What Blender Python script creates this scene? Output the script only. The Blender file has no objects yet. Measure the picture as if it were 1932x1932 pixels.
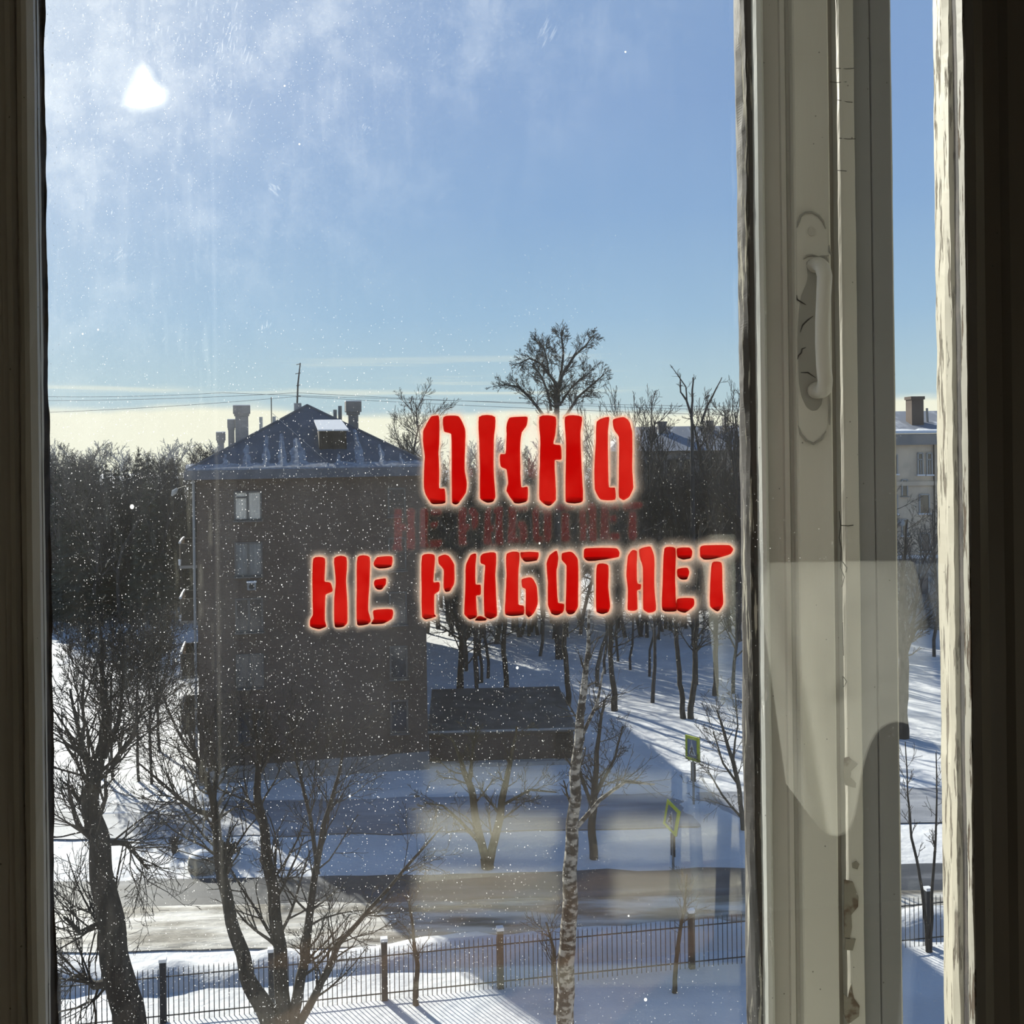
import bpy, bmesh, math, random
from mathutils import Vector, Matrix, noise
from mathutils.geometry import tessellate_polygon

# ------------------------------------------------------------------ camera
F = 2070.0            # focal length in pixels of the 1932 px frame
CX, CY = 966.0, 830.0 # principal point (horizon row)
ROLL = math.radians(0.7)
EYE = 16.0
scene = bpy.context.scene
col = scene.collection
cam_d = bpy.data.cameras.new('camera')
cam = bpy.data.objects.new('camera', cam_d)
col.objects.link(cam)
cam_d.sensor_width = 36.0
cam_d.sensor_fit = 'HORIZONTAL'
cam_d.lens = 36.0 * F / 1932.0
cam_d.shift_y = -(966.0 - CY) / 1932.0
cam_d.clip_start = 0.02
cam_d.clip_end = 3000
cam.matrix_world = Matrix.Translation((0, 0, EYE)) @ Matrix.Rotation(math.pi / 2, 4, 'X') @ Matrix.Rotation(-ROLL, 4, 'Z')
scene.camera = cam
vs = scene.view_settings
vs.view_transform = 'Standard'
vs.look = 'None'
vs.gamma = 1.0
vs.exposure = 0.0
vs.use_curve_mapping = False

SUN_AZ, SUN_EL = math.radians(36), math.radians(27)   # left of the view, above the horizon
SUN = Vector((-math.sin(SUN_AZ) * math.cos(SUN_EL), math.cos(SUN_AZ) * math.cos(SUN_EL), math.sin(SUN_EL)))


# ------------------------------------------------------------------ node helpers
class NT:
    def __init__(s, tree):
        s.t = tree
        s.n = tree.nodes
        s.l = tree.links

    def add(s, kind, **kw):
        nd = s.n.new(kind)
        for k, v in kw.items():
            if k.startswith('i_'):
                key = k[2:]
                key = int(key) if key.isdigit() else key.replace('_', ' ')
                s.put(nd.inputs[key], v)
            else:
                setattr(nd, k, v)
        return nd

    def put(s, sock, v):
        if hasattr(v, 'is_output'):
            s.l.new(v, sock)
        elif v is not None:
            if isinstance(v, (tuple, list)) and len(v) == 3 and sock.type == 'RGBA':
                v = (*v, 1)
            sock.default_value = v

    def math(s, op, a, b=None, c=None, clamp=False):
        nd = s.n.new('ShaderNodeMath')
        nd.operation = op
        nd.use_clamp = clamp
        for i, v in enumerate((a, b, c)):
            if v is not None:
                s.put(nd.inputs[i], v)
        return nd.outputs[0]

    def vmath(s, op, a, b=None):
        nd = s.n.new('ShaderNodeVectorMath')
        nd.operation = op
        s.put(nd.inputs[0], a)
        if b is not None:
            s.put(nd.inputs[1], b)
        return nd

    def mixc(s, f, a, b):
        nd = s.n.new('ShaderNodeMix')
        nd.data_type = 'RGBA'
        s.put(nd.inputs[0], f)
        s.put(nd.inputs[6], a)
        s.put(nd.inputs[7], b)
        return nd.outputs[2]

    def mixs(s, f, a, b):
        nd = s.n.new('ShaderNodeMixShader')
        s.put(nd.inputs[0], f)
        s.put(nd.inputs[1], a)
        s.put(nd.inputs[2], b)
        return nd.outputs[0]

    def noise(s, scale, detail=3, vec=None, rough=0.55):
        nd = s.n.new('ShaderNodeTexNoise')
        nd.inputs['Scale'].default_value = scale
        nd.inputs['Detail'].default_value = detail
        nd.inputs['Roughness'].default_value = rough
        if vec is not None:
            s.put(nd.inputs['Vector'], vec)
        return nd.outputs['Fac']

    def ramp(s, f, lo, hi):
        nd = s.n.new('ShaderNodeMapRange')
        nd.interpolation_type = 'SMOOTHSTEP'
        s.put(nd.inputs[0], f)
        nd.inputs[1].default_value = lo
        nd.inputs[2].default_value = hi
        return nd.outputs[0]

    def pos(s, scale=(1, 1, 1), loc=(0, 0, 0)):
        g = s.n.new('ShaderNodeNewGeometry')
        m = s.n.new('ShaderNodeMapping')
        s.put(m.inputs['Vector'], g.outputs['Position'])
        m.inputs['Scale'].default_value = scale
        m.inputs['Location'].default_value = loc
        return m.outputs[0]

    def obj(s, scale=(1, 1, 1)):
        g = s.n.new('ShaderNodeTexCoord')
        m = s.n.new('ShaderNodeMapping')
        s.put(m.inputs['Vector'], g.outputs['Object'])
        m.inputs['Scale'].default_value = scale
        return m.outputs[0]


def new_mat(name):
    m = bpy.data.materials.new(name)
    m.use_nodes = True
    t = NT(m.node_tree)
    t.n.clear()
    t.out = t.add('ShaderNodeOutputMaterial')
    return m, t


def basic(name, c1, c2=None, scale=20, rough=0.6, stretch=(1, 1, 1), bump=0.0, bscale=None, lo=0.4, hi=0.62, spec=0.3, detail=4):
    """diffuse-ish material, two colours mixed by noise, optional bump"""
    m, t = new_mat(name)
    p = t.add('ShaderNodeBsdfPrincipled')
    p.inputs['Roughness'].default_value = rough
    p.inputs['Specular IOR Level'].default_value = spec
    v = t.obj(stretch)
    if c2 is None:
        p.inputs['Base Color'].default_value = (*c1, 1)
    else:
        t.put(p.inputs['Base Color'], t.mixc(t.ramp(t.noise(scale, detail, v), lo, hi), c1, c2))
    if bump:
        b = t.add('ShaderNodeBump')
        b.inputs['Strength'].default_value = 1.0
        b.inputs['Distance'].default_value = bump
        t.put(b.inputs['Height'], t.noise(bscale or scale, 4, v))
        t.put(p.inputs['Normal'], b.outputs[0])
    t.put(t.out.inputs[0], p.outputs[0])
    return m


# ------------------------------------------------------------------ sky, sun
wld = bpy.data.worlds.new('world')
scene.world = wld
wld.use_nodes = True
wt = NT(wld.node_tree)
wt.n.clear()
w_out = wt.add('ShaderNodeOutputWorld')
w_bg = wt.add('ShaderNodeBackground')
tc = wt.add('ShaderNodeTexCoord')
dirn = wt.vmath('NORMALIZE', tc.outputs['Generated']).outputs[0]
sep = wt.add('ShaderNodeSeparateXYZ')
wt.put(sep.inputs[0], dirn)
elev = wt.math('MULTIPLY', wt.math('ARCSINE', sep.outputs[2]), 180 / math.pi)
rampn = wt.add('ShaderNodeValToRGB')
wt.put(rampn.inputs[0], wt.math('DIVIDE', elev, 90, clamp=True))
stops = [(0.0, (0.66, 0.80, 0.86)), (2.6 / 90, (0.60, 0.79, 0.90)), (6.3 / 90, (0.44, 0.66, 0.92)),
         (11.7 / 90, (0.33, 0.53, 0.87)), (17 / 90, (0.30, 0.475, 0.83)), (22 / 90, (0.28, 0.45, 0.80)),
         (45 / 90, (0.125, 0.24, 0.50)), (1.0, (0.085, 0.17, 0.38))]
cr = rampn.color_ramp
cr.elements[0].position, cr.elements[0].color = stops[0][0], (*stops[0][1], 1)
cr.elements[1].position, cr.elements[1].color = stops[-1][0], (*stops[-1][1], 1)
for p_, c_ in stops[1:-1]:
    e = cr.elements.new(p_)
    e.color = (*c_, 1)
# low bank of cream cloud along the horizon with a wavy upper edge, thin streaks above it
mp = wt.add('ShaderNodeMapping')
wt.put(mp.inputs[0], dirn)
mp.inputs['Scale'].default_value = (3.2, 3.2, 14)
wav = wt.noise(1.0, 4, mp.outputs[0])
edge = wt.math('ADD', elev, wt.math('MULTIPLY', wt.math('SUBTRACT', wav, 0.5), -3.4))
bank = wt.math('SUBTRACT', 1.0, wt.ramp(edge, 1.15, 1.75))
mp2 = wt.add('ShaderNodeMapping')
wt.put(mp2.inputs[0], dirn)
mp2.inputs['Scale'].default_value = (2.0, 2.0, 60)
mp2.inputs['Location'].default_value = (4, 1, 0.3)
streak = wt.math('MULTIPLY', wt.ramp(wt.noise(1.6, 3, mp2.outputs[0]), 0.56, 0.72),
                 wt.math('SUBTRACT', 1.0, wt.ramp(elev, 3.0, 5.5)))
cloud = wt.math('MAXIMUM', bank, wt.math('MULTIPLY', streak, 0.45))
skyc = wt.mixc(cloud, rampn.outputs[0], (1.22, 1.18, 0.98))
sd = wt.vmath('DOT_PRODUCT', dirn, tuple(SUN)).outputs['Value']
glow = wt.math('POWER', wt.math('MAXIMUM', sd, 0.0), 22.0)
skyg = wt.mixc(wt.math('MULTIPLY', glow, 0.75), skyc, (1.5, 1.55, 1.6))
wt.put(w_bg.inputs[0], skyg)
w_bg.inputs[1].default_value = 0.97
wt.put(w_out.inputs[0], w_bg.outputs[0])

sun_d = bpy.data.lights.new('sun', 'SUN')
sun_d.energy = 10.5
sun_d.color = (1.0, 0.945, 0.85)
sun_d.angle = math.radians(0.53)
sun_o = bpy.data.objects.new('sun', sun_d)
col.objects.link(sun_o)
sun_o.location = (-30, 40, 60)
sun_o.rotation_euler = (-SUN).to_track_quat('-Z', 'Y').to_euler()


# ------------------------------------------------------------------ geometry helpers
def W(x, y):
    u, v = (x - CX) / F, -(y - CY) / F
    c, s = math.cos(ROLL), math.sin(ROLL)
    return u * c + v * s, -u * s + v * c


def P(x, y, d):
    """world point seen at pixel (x, y) at distance d in front of the window side"""
    u, v = W(x, y)
    return Vector((u * d, d, EYE + v * d))


def G(x, y, z=0.0):
    u, v = W(x, y)
    d = (z - EYE) / v
    return Vector((u * d, d, z))


class MB:
    def __init__(s):
        s.v, s.f, s.mi, s.cur = [], [], [], 0

    def face(s, *idx):
        s.f.append(idx)
        s.mi.append(s.cur)

    def box(s, x0, x1, y0, y1, z0, z1, m=None):
        b = len(s.v)
        for z in (z0, z1):
            for x, y in ((x0, y0), (x1, y0), (x1, y1), (x0, y1)):
                q = Vector((x, y, z))
                s.v.append(m @ q if m is not None else q)
        for q in ((3, 2, 1, 0), (4, 5, 6, 7), (0, 1, 5, 4), (1, 2, 6, 5), (2, 3, 7, 6), (3, 0, 4, 7)):
            s.face(*[b + i for i in q])
        return s

    def quad(s, *p):
        b = len(s.v)
        s.v += [Vector(q) for q in p]
        s.face(*range(b, b + len(p)))
        return s

    def tube(s, pts, radii, sides=5, caps=False, flat=1.0):
        pts = [Vector(p) for p in pts]
        n = len(pts)
        if isinstance(radii, (int, float)):
            radii = [radii] * n
        b = len(s.v)
        prev = None
        for i in range(n):
            t = (pts[min(i + 1, n - 1)] - pts[max(i - 1, 0)])
            if t.length < 1e-9:
                t = Vector((0, 0, 1))
            t.normalize()
            ref = prev if prev is not None else (Vector((1, 0, 0)) if abs(t.x) < 0.8 else Vector((0, 1, 0)))
            a = (ref - t * ref.dot(t))
            if a.length < 1e-6:
                a = t.orthogonal()
            a.normalize()
            prev = a
            c = t.cross(a)
            for k in range(sides):
                an = 2 * math.pi * k / sides
                s.v.append(pts[i] + (a * math.cos(an) + c * math.sin(an) * flat) * radii[i])
        for i in range(n - 1):
            for k in range(sides):
                k2 = (k + 1) % sides
                s.face(b + i * sides + k, b + i * sides + k2, b + (i + 1) * sides + k2, b + (i + 1) * sides + k)
        if caps:
            s.face(*[b + k for k in reversed(range(sides))])
            s.face(*[b + (n - 1) * sides + k for k in range(sides)])
        return s

    def prism(s, poly, y0, y1):
        """poly: list of world (x, z); extruded along Y from y0 (front) to y1"""
        n = len(poly)
        b = len(s.v)
        for y in (y0, y1):
            s.v += [Vector((p[0], y, p[1])) for p in poly]
        for t in tessellate_polygon([[Vector((p[0], p[1], 0)) for p in poly]]):
            s.face(*[b + i for i in t])
            s.face(*[b + n + i for i in reversed(t)])
        for i in range(n):
            j = (i + 1) % n
            s.face(b + i, b + j, b + n + j, b + n + i)
        return s

    def upright(s, prof, z0, z1, nz=1, jit=0.0, seed=0, wob=None):
        """closed profile of (x, y) swept vertically, with hand-painted waviness"""
        n = len(prof)
        b = len(s.v)
        for k in range(nz + 1):
            z = z0 + (z1 - z0) * k / nz
            for i, (x, y) in enumerate(prof):
                dx = dy = 0
                if jit:
                    w = wob[i] if wob else 1.0
                    dx = jit * w * (noise.noise(Vector((seed + i * 3.1, z * 9, 0))) + 0.6 * noise.noise(Vector((seed + i * 3.1, z * 45, 5))) + (0.16 * noise.noise(Vector((seed + i * 3.1, z * 120, 2))) if nz > 200 else 0.0))
                    dy = jit * w * 0.7 * noise.noise(Vector((seed + i * 3.1, z * 14, 9)))
                s.v.append(Vector((x + dx, y + dy, z)))
        for k in range(nz):
            for i in range(n):
                j = (i + 1) % n
                s.face(b + k * n + i, b + k * n + j, b + (k + 1) * n + j, b + (k + 1) * n + i)
        for base, rev in ((b, True), (b + nz * n, False)):
            for t in tessellate_polygon([[Vector((p[0], p[1], 0)) for p in prof]]):
                s.face(*[base + i for i in (reversed(t) if rev else t)])
        return s

    def mesh(s, name, mats, smooth=False):
        me = bpy.data.meshes.new(name)
        me.from_pydata([tuple(v) for v in s.v], [], s.f)
        for m in (mats if isinstance(mats, (list, tuple)) else [mats]):
            me.materials.append(m)
        if any(s.mi):
            me.polygons.foreach_set('material_index', s.mi)
        if smooth:
            me.polygons.foreach_set('use_smooth', [True] * len(me.polygons))
        me.update()
        return me

    def build(s, name, mats, parent=None, smooth=False, fixn=True):
        me = s.mesh(name, mats, smooth)
        if fixn:
            bm = bmesh.new()
            bm.from_mesh(me)
            bmesh.ops.recalc_face_normals(bm, faces=bm.faces)
            bm.to_mesh(me)
            bm.free()
        return link(name, me, parent)


def link(name, data, parent=None, loc=None, rz=None, sc=None):
    o = bpy.data.objects.new(name, data)
    col.objects.link(o)
    if parent is not None:
        o.parent = parent
    if loc is not None:
        o.location = loc
    if rz is not None:
        o.rotation_euler = (0, 0, rz)
    if sc is not None:
        o.scale = (sc, sc, sc) if isinstance(sc, (int, float)) else sc
    return o


def tag(o, label, cat=None, group=None, kind=None):
    if label:
        o['label'] = label
    if cat:
        o['category'] = cat
    if group:
        o['group'] = group
    if kind:
        o['kind'] = kind
    return o


def thing(name, label, cat, loc=(0, 0, 0), group=None, kind=None):
    o = link(name, None, None, loc)
    o.empty_display_size = 0.2
    return tag(o, label, cat, group, kind)


def rebase(root):
    """root sits at a base point while its parts were modelled in world space"""
    inv = Matrix.Translation(root.location).inverted()
    for c in root.children:
        c.matrix_parent_inverse = inv


# ------------------------------------------------------------------ materials
M = {}
M['snow'] = basic('snow', (0.66, 0.665, 0.68), (0.58, 0.585, 0.60), 0.35, 0.7, bump=0.10, bscale=1.3, spec=0.2)
M['snow_cap'] = basic('snow_cap', (0.70, 0.71, 0.73), rough=0.7, spec=0.2)
M['packed'] = basic('packed_snow', (0.20, 0.21, 0.235), (0.40, 0.41, 0.44), 0.5, 0.6, stretch=(0.25, 1.2, 1), bump=0.06, bscale=2.0, lo=0.35, hi=0.7)
M['slush'] = basic('slush', (0.14, 0.125, 0.10), (0.56, 0.54, 0.50), 0.9, 0.6, stretch=(0.35, 1.5, 1), bump=0.08, bscale=2.5, lo=0.36, hi=0.66)
M['snow_thin'] = basic('thin_roof_snow', (0.34, 0.355, 0.39), (0.20, 0.215, 0.25), 5, 0.7, spec=0.2)
M['bark'] = basic('bark', (0.030, 0.028, 0.026), (0.065, 0.058, 0.05), 6, 0.9, stretch=(1, 1, 0.3), spec=0.1)
M['bark_olive'] = basic('bark_olive', (0.075, 0.065, 0.042), (0.115, 0.10, 0.065), 6, 0.9, spec=0.1)
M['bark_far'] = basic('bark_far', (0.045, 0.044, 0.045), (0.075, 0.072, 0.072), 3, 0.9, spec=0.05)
M['bark_haze'] = basic('bark_hazed', (0.24, 0.24, 0.245), (0.30, 0.30, 0.30), 1, 0.9, spec=0.05)  # distance haze put into the pale bark colour
M['birch'] = basic('birch_bark', (0.035, 0.03, 0.028), (0.33, 0.31, 0.27), 5, 0.8, stretch=(0.9, 0.9, 1.6), lo=0.44, hi=0.60, spec=0.1)
M['needles'] = basic('needles', (0.030, 0.042, 0.036), (0.055, 0.068, 0.058), 2, 0.9, spec=0.05)
M['iron'] = basic('iron', (0.018, 0.02, 0.026), rough=0.6)
M['steel'] = basic('steel', (0.22, 0.23, 0.24), rough=0.5)


def brick_mat(name, c1, c2, mortar, s):
    m, t = new_mat(name)
    p = t.add('ShaderNodeBsdfPrincipled')
    p.inputs['Roughness'].default_value = 0.85
    p.inputs['Specular IOR Level'].default_value = 0.1
    g = t.add('ShaderNodeTexCoord')
    sx = t.add('ShaderNodeSeparateXYZ')
    t.put(sx.inputs[0], g.outputs['Object'])
    cb = t.add('ShaderNodeCombineXYZ')
    t.put(cb.inputs[0], t.math('ADD', sx.outputs[0], sx.outputs[1]))
    t.put(cb.inputs[1], sx.outputs[2])
    b = t.add('ShaderNodeTexBrick')
    t.put(b.inputs['Vector'], cb.outputs[0])
    b.inputs['Scale'].default_value = 1.0
    b.inputs['Brick Width'].default_value = 0.26
    b.inputs['Row Height'].default_value = 0.08
    b.inputs['Mortar Size'].default_value = 0.008
    b.inputs['Color1'].default_value = (*c1, 1)
    b.inputs['Color2'].default_value = (*c2, 1)
    b.inputs['Mortar'].default_value = (*mortar, 1)
    nz = t.ramp(t.noise(0.35, 4, t.obj()), 0.3, 0.7)
    t.put(p.inputs['Base Color'], t.mixc(t.math('MULTIPLY', nz, 0.45), b.outputs['Color'], tuple(0.6 * k for k in c1)))
    t.put(t.out.inputs[0], p.outputs[0])
    return m


M['brick'] = brick_mat('brown_brick', (0.095, 0.070, 0.058), (0.125, 0.095, 0.078), (0.15, 0.14, 0.13), 1)
M['brick_chimney'] = brick_mat('chimney_brick', (0.20, 0.19, 0.185), (0.26, 0.245, 0.24), (0.33, 0.32, 0.31), 1)
M['facade'] = brick_mat('facade_brick', (0.12, 0.10, 0.085), (0.14, 0.115, 0.10), (0.2, 0.19, 0.18), 1)
M['plaster'] = basic('beige_plaster', (0.64, 0.53, 0.40), (0.54, 0.45, 0.345), 0.8, 0.9, spec=0.1)
M['annex_roof'] = basic('tar_roof', (0.10, 0.092, 0.082), (0.15, 0.14, 0.125), 1.0, 0.9, spec=0.1)
M['plaster_grey'] = basic('grey_plaster', (0.27, 0.26, 0.25), (0.22, 0.22, 0.22), 0.8, 0.9, spec=0.1)
M['roof_metal'] = basic('roof_metal', (0.075, 0.088, 0.115), (0.11, 0.122, 0.15), 1.2, 0.5)
M['roof_grey'] = basic('roof_grey', (0.22, 0.235, 0.27), (0.60, 0.62, 0.66), 0.5, 0.7, stretch=(1.2, 0.3, 1), lo=0.5, hi=0.7)
M['dark_open'] = basic('dark_board', (0.03, 0.026, 0.022), (0.055, 0.046, 0.038), 3, 0.8)
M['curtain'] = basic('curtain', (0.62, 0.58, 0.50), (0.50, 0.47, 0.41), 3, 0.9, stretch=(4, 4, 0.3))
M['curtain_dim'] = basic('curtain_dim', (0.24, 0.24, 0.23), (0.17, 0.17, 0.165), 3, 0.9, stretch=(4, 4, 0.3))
M['win_frame'] = basic('window_frame_paint', (0.12, 0.115, 0.11), rough=0.6)
M['win_white'] = basic('white_frame_paint', (0.36, 0.355, 0.34), rough=0.6)
M['far_glass'] = basic('far_glass', (0.03, 0.035, 0.045), rough=0.08, spec=0.8)


# ---- weathered window paint
def paint(name, c, dirt, bare, chip_lo, chip_hi, rough=0.42, scale=(1, 1, 0.22), cscale=60, cracks=True):
    m, t = new_mat(name)
    p = t.add('ShaderNodeBsdfPrincipled')
    p.inputs['Specular IOR Level'].default_value = 0.35
    v = t.pos(scale)
    n1 = t.ramp(t.noise(14, 4, v), 0.35, 0.75)
    c1 = t.mixc(n1, c, dirt)
    n2 = t.noise(cscale, 6, v, 0.65)
    chip = t.ramp(n2, chip_lo, chip_hi)
    c2 = t.mixc(chip, c1, bare)
    # tiny fly specks
    vo = t.add('ShaderNodeTexVoronoi')
    t.put(vo.inputs['Vector'], t.pos())
    vo.inputs['Scale'].default_value = 70
    spk = t.math('LESS_THAN', vo.outputs['Distance'], 0.045)
    c3 = t.mixc(t.math('MULTIPLY', spk, 0.7), c2, (0.04, 0.035, 0.03))
    t.put(p.inputs['Base Color'], c3)
    t.put(p.inputs['Roughness'], t.math('ADD', rough, t.math('MULTIPLY', chip, 0.4)))
    b = t.add('ShaderNodeBump')
    b.inputs['Distance'].default_value = 0.0009
    h = t.math('SUBTRACT', t.math('MULTIPLY', t.noise(35, 4, v), 0.8), chip)
    t.put(b.inputs['Height'], h)
    t.put(p.inputs['Normal'], b.outputs[0])
    t.put(t.out.inputs[0], p.outputs[0])
    return m


M['cream'] = paint('cream_paint', (0.50, 0.49, 0.445), (0.41, 0.395, 0.35), (0.30, 0.25, 0.19), 0.80, 0.84)
M['cream_light'] = paint('cream_paint_light', (0.575, 0.57, 0.515), (0.50, 0.49, 0.435), (0.30, 0.25, 0.19), 0.80, 0.84)
M['groove'] = paint('brown_groove_paint', (0.32, 0.295, 0.25), (0.25, 0.23, 0.19), (0.2, 0.17, 0.13), 0.75, 0.8)  # darker, browner tone along the groove strip
M['grey_paint'] = paint('grey_paint', (0.245, 0.25, 0.25), (0.215, 0.22, 0.22), (0.4, 0.4, 0.38), 0.80, 0.84, rough=0.5)
M['bead'] = paint('glossy_bead_paint', (0.55, 0.56, 0.53), (0.44, 0.45, 0.43), (0.8, 0.8, 0.76), 0.62, 0.7, rough=0.22)
M['rough_wood'] = paint('weathered_wood', (0.032, 0.025, 0.02), (0.012, 0.011, 0.010), (0.40, 0.38, 0.32), 0.55, 0.60, rough=0.7, scale=(1, 1, 0.07), cscale=210)
M['sun_paint'] = paint('flaking_cream_paint', (0.41, 0.385, 0.32), (0.34, 0.315, 0.255), (0.15, 0.13, 0.105), 0.55, 0.60, rough=0.6, scale=(1, 1, 0.10), cscale=190)
M['sun_paint2'] = paint('flaking_grey_paint', (0.40, 0.385, 0.335), (0.20, 0.19, 0.165), (0.11, 0.085, 0.065), 0.54, 0.58, rough=0.6, scale=(1, 1, 0.12), cscale=190)
M['dark_stile'] = paint('shade_dark_paint', (0.085, 0.075, 0.062), (0.06, 0.052, 0.045), (0.15, 0.13, 0.11), 0.78, 0.84, rough=0.4)  # room-side shade put into a near-black stile colour
M['left_stile'] = paint('shaded_cream_paint', (0.30, 0.285, 0.26), (0.22, 0.21, 0.19), (0.42, 0.40, 0.37), 0.70, 0.78, rough=0.35)  # cream darkened so the room's shade sits in the colour
M['black_gap'] = basic('putty_and_shade_black', (0.018, 0.016, 0.018), (0.04, 0.032, 0.03), 60, 0.8)  # black for the pane joint and the painted shade of the left reveal
M['bare'] = basic('bare_old_layer', (0.25, 0.235, 0.19), (0.13, 0.095, 0.065), 45, 0.8, lo=0.5, hi=0.58)
M['crack'] = basic('crack_dark', (0.012, 0.010, 0.009), rough=0.9)
M['shade_and_ridge'] = paint('shade_and_ridge_grey', (0.30, 0.295, 0.26), (0.25, 0.245, 0.22), (0.2, 0.19, 0.17), 0.75, 0.8, rough=0.6)  # grey for the paint ridges and the painted shade behind the grip


# ---- glass
def glass(name, haze=0.0, speck=0.0, seed=0.0, glare_and_marks=False):
    m, t = new_mat(name)
    lw = t.add('ShaderNodeLayerWeight')
    lw.inputs[0].default_value = 0.5
    R = t.math('ADD', 0.05, t.math('MULTIPLY', t.math('POWER', lw.outputs['Facing'], 5.0), 0.96))
    tr = t.add('ShaderNodeBsdfTransparent')
    tr.inputs[0].default_value = (0.975, 0.985, 0.98, 1)
    gl = t.add('ShaderNodeBsdfGlossy')
    gl.inputs['Roughness'].default_value = 0.0
    gl.inputs['Color'].default_value = (1, 1, 1, 1)
    sh = t.mixs(R, tr.outputs[0], gl.outputs[0])
    if haze or speck or glare_and_marks:
        g = t.add('ShaderNodeNewGeometry')
        sp = t.add('ShaderNodeSeparateXYZ')
        t.put(sp.inputs[0], g.outputs['Position'])
        x, z = sp.outputs[0], sp.outputs[2]
        tra = t.add('ShaderNodeBsdfTranslucent')
        tra.inputs[0].default_value = (0.9, 0.9, 0.88, 1)
        dif = t.add('ShaderNodeBsdfDiffuse')
        dif.inputs[0].default_value = (0.8, 0.8, 0.78, 1)
        dirt = t.mixs(0.25, tra.outputs[0], dif.outputs[0])
        # even dust film with cloudy variation and vertical wash streaks
        n1 = t.noise(7, 5, t.pos((1, 1, 0.8), (seed, 0, 0)))
        n2 = t.noise(22, 4, t.pos((1, 1, 0.05), (seed + 3, 0, 0)))
        film = t.math('MULTIPLY', haze, t.math('ADD', 0.25, t.math('ADD', t.ramp(n1, 0.4, 0.75), t.math('MULTIPLY', t.ramp(n2, 0.5, 0.75), 0.9))))
        fac = film
        if glare_and_marks:
            # sun glare painted as thicker film at the upper left, broken by wipe marks
            mk = t.ramp(t.math('ADD', t.math('MULTIPLY', x, -0.75), t.math('SUBTRACT', z, EYE)), 0.10, 0.70)
            rot = t.add('ShaderNodeMapping')
            t.put(rot.inputs[0], g.outputs['Position'])
            rot.inputs['Rotation'].default_value = (0, math.radians(18), 0)
            rot.inputs['Scale'].default_value = (1, 1, 0.12)
            wipe = t.noise(60, 6, rot.outputs[0], 0.7)
            cloudy = t.noise(18, 6, t.pos((1, 1, 1), (seed + 9, 0, 0)), 0.65)
            grain = t.noise(420, 2, t.pos())
            k = t.math('ADD', t.math('MULTIPLY', t.ramp(wipe, 0.5, 0.75), 0.5), t.ramp(cloudy, 0.42, 0.75))
            k = t.math('ADD', k, t.math('MULTIPLY', t.ramp(grain, 0.5, 0.8), 0.35))
            fac = t.math('ADD', fac, t.math('MULTIPLY', t.math('MULTIPLY', mk, 0.24), t.math('ADD', k, 0.30)))
        if speck:
            tot = None
            for sc, th, dens in ((420, 0.13, 0.22), (150, 0.06, 0.10), (760, 0.19, 0.22)):
                vo = t.add('ShaderNodeTexVoronoi')
                t.put(vo.inputs['Vector'], t.pos((1, 0.0, 0.8), (seed, 0, seed)))
                vo.inputs['Scale'].default_value = sc
                d = t.math('LESS_THAN', vo.outputs['Distance'], th)
                rs = t.add('ShaderNodeSeparateColor')
                t.put(rs.inputs[0], vo.outputs['Color'])
                d = t.math('MULTIPLY', d, t.math('LESS_THAN', rs.outputs[0], dens))
                d = t.math('MULTIPLY', d, t.math('ADD', 0.25, rs.outputs[1]))
                tot = d if tot is None else t.math('MAXIMUM', tot, d)
            lowleft = t.ramp(t.math('ADD', x, t.math('MULTIPLY', t.math('SUBTRACT', t.noise(9, 3, t.pos()), 0.5), 0.5)), 0.18, -0.18)
            lower = t.math('ADD', 0.3, t.ramp(z, EYE + 0.12, EYE - 0.02))
            lower = t.math('ADD', lower, t.math('MULTIPLY', 1.0, t.ramp(t.math('ADD', t.math('MULTIPLY', x, -0.75), t.math('SUBTRACT', z, EYE)), 0.22, 0.50)))
            fac = t.math('MAXIMUM', fac, t.math('MULTIPLY', tot, t.math('MULTIPLY', speck, t.math('MULTIPLY', lower, t.math('ADD', 0.12, lowleft)))))
        sh = t.mixs(t.math('MINIMUM', fac, 0.95), sh, dirt)
    t.put(t.out.inputs[0], sh)
    return m


M['glass'] = glass('glass_clean')
M['glass_in'] = glass('glass_dusty_inner', haze=0.006, speck=0.50, seed=2.0)
M['glass_out'] = glass('glass_dusty_outer', haze=0.008, speck=0.22, seed=7.0, glare_and_marks=True)
M['glass_side'] = glass('glass_dusty_side', haze=0.006, speck=0.10, seed=13.0)


def red_paint():
    m, t = new_mat('red_spray_paint')
    a = t.add('ShaderNodeAttribute', attribute_name='thin')
    lo = t.add('ShaderNodeAttribute', attribute_name='pool')
    n = t.ramp(t.noise(28, 3, t.pos()), 0.38, 0.72)
    f = t.math('ADD', t.math('MULTIPLY', a.outputs['Fac'], 0.75), t.math('MULTIPLY', n, 0.38), clamp=True)
    c = t.mixc(f, (0.70, 0.010, 0.011), (0.90, 0.20, 0.16))
    c = t.mixc(lo.outputs['Fac'], c, (0.12, 0.002, 0.003))
    tra = t.add('ShaderNodeBsdfTranslucent')
    dif = t.add('ShaderNodeBsdfPrincipled')
    dif.inputs['Roughness'].default_value = 0.35
    t.put(tra.inputs[0], c)
    t.put(dif.inputs['Base Color'], c)
    sh = t.mixs(0.42, tra.outputs[0], dif.outputs[0])
    t.put(t.out.inputs[0], sh)
    return m


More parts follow.
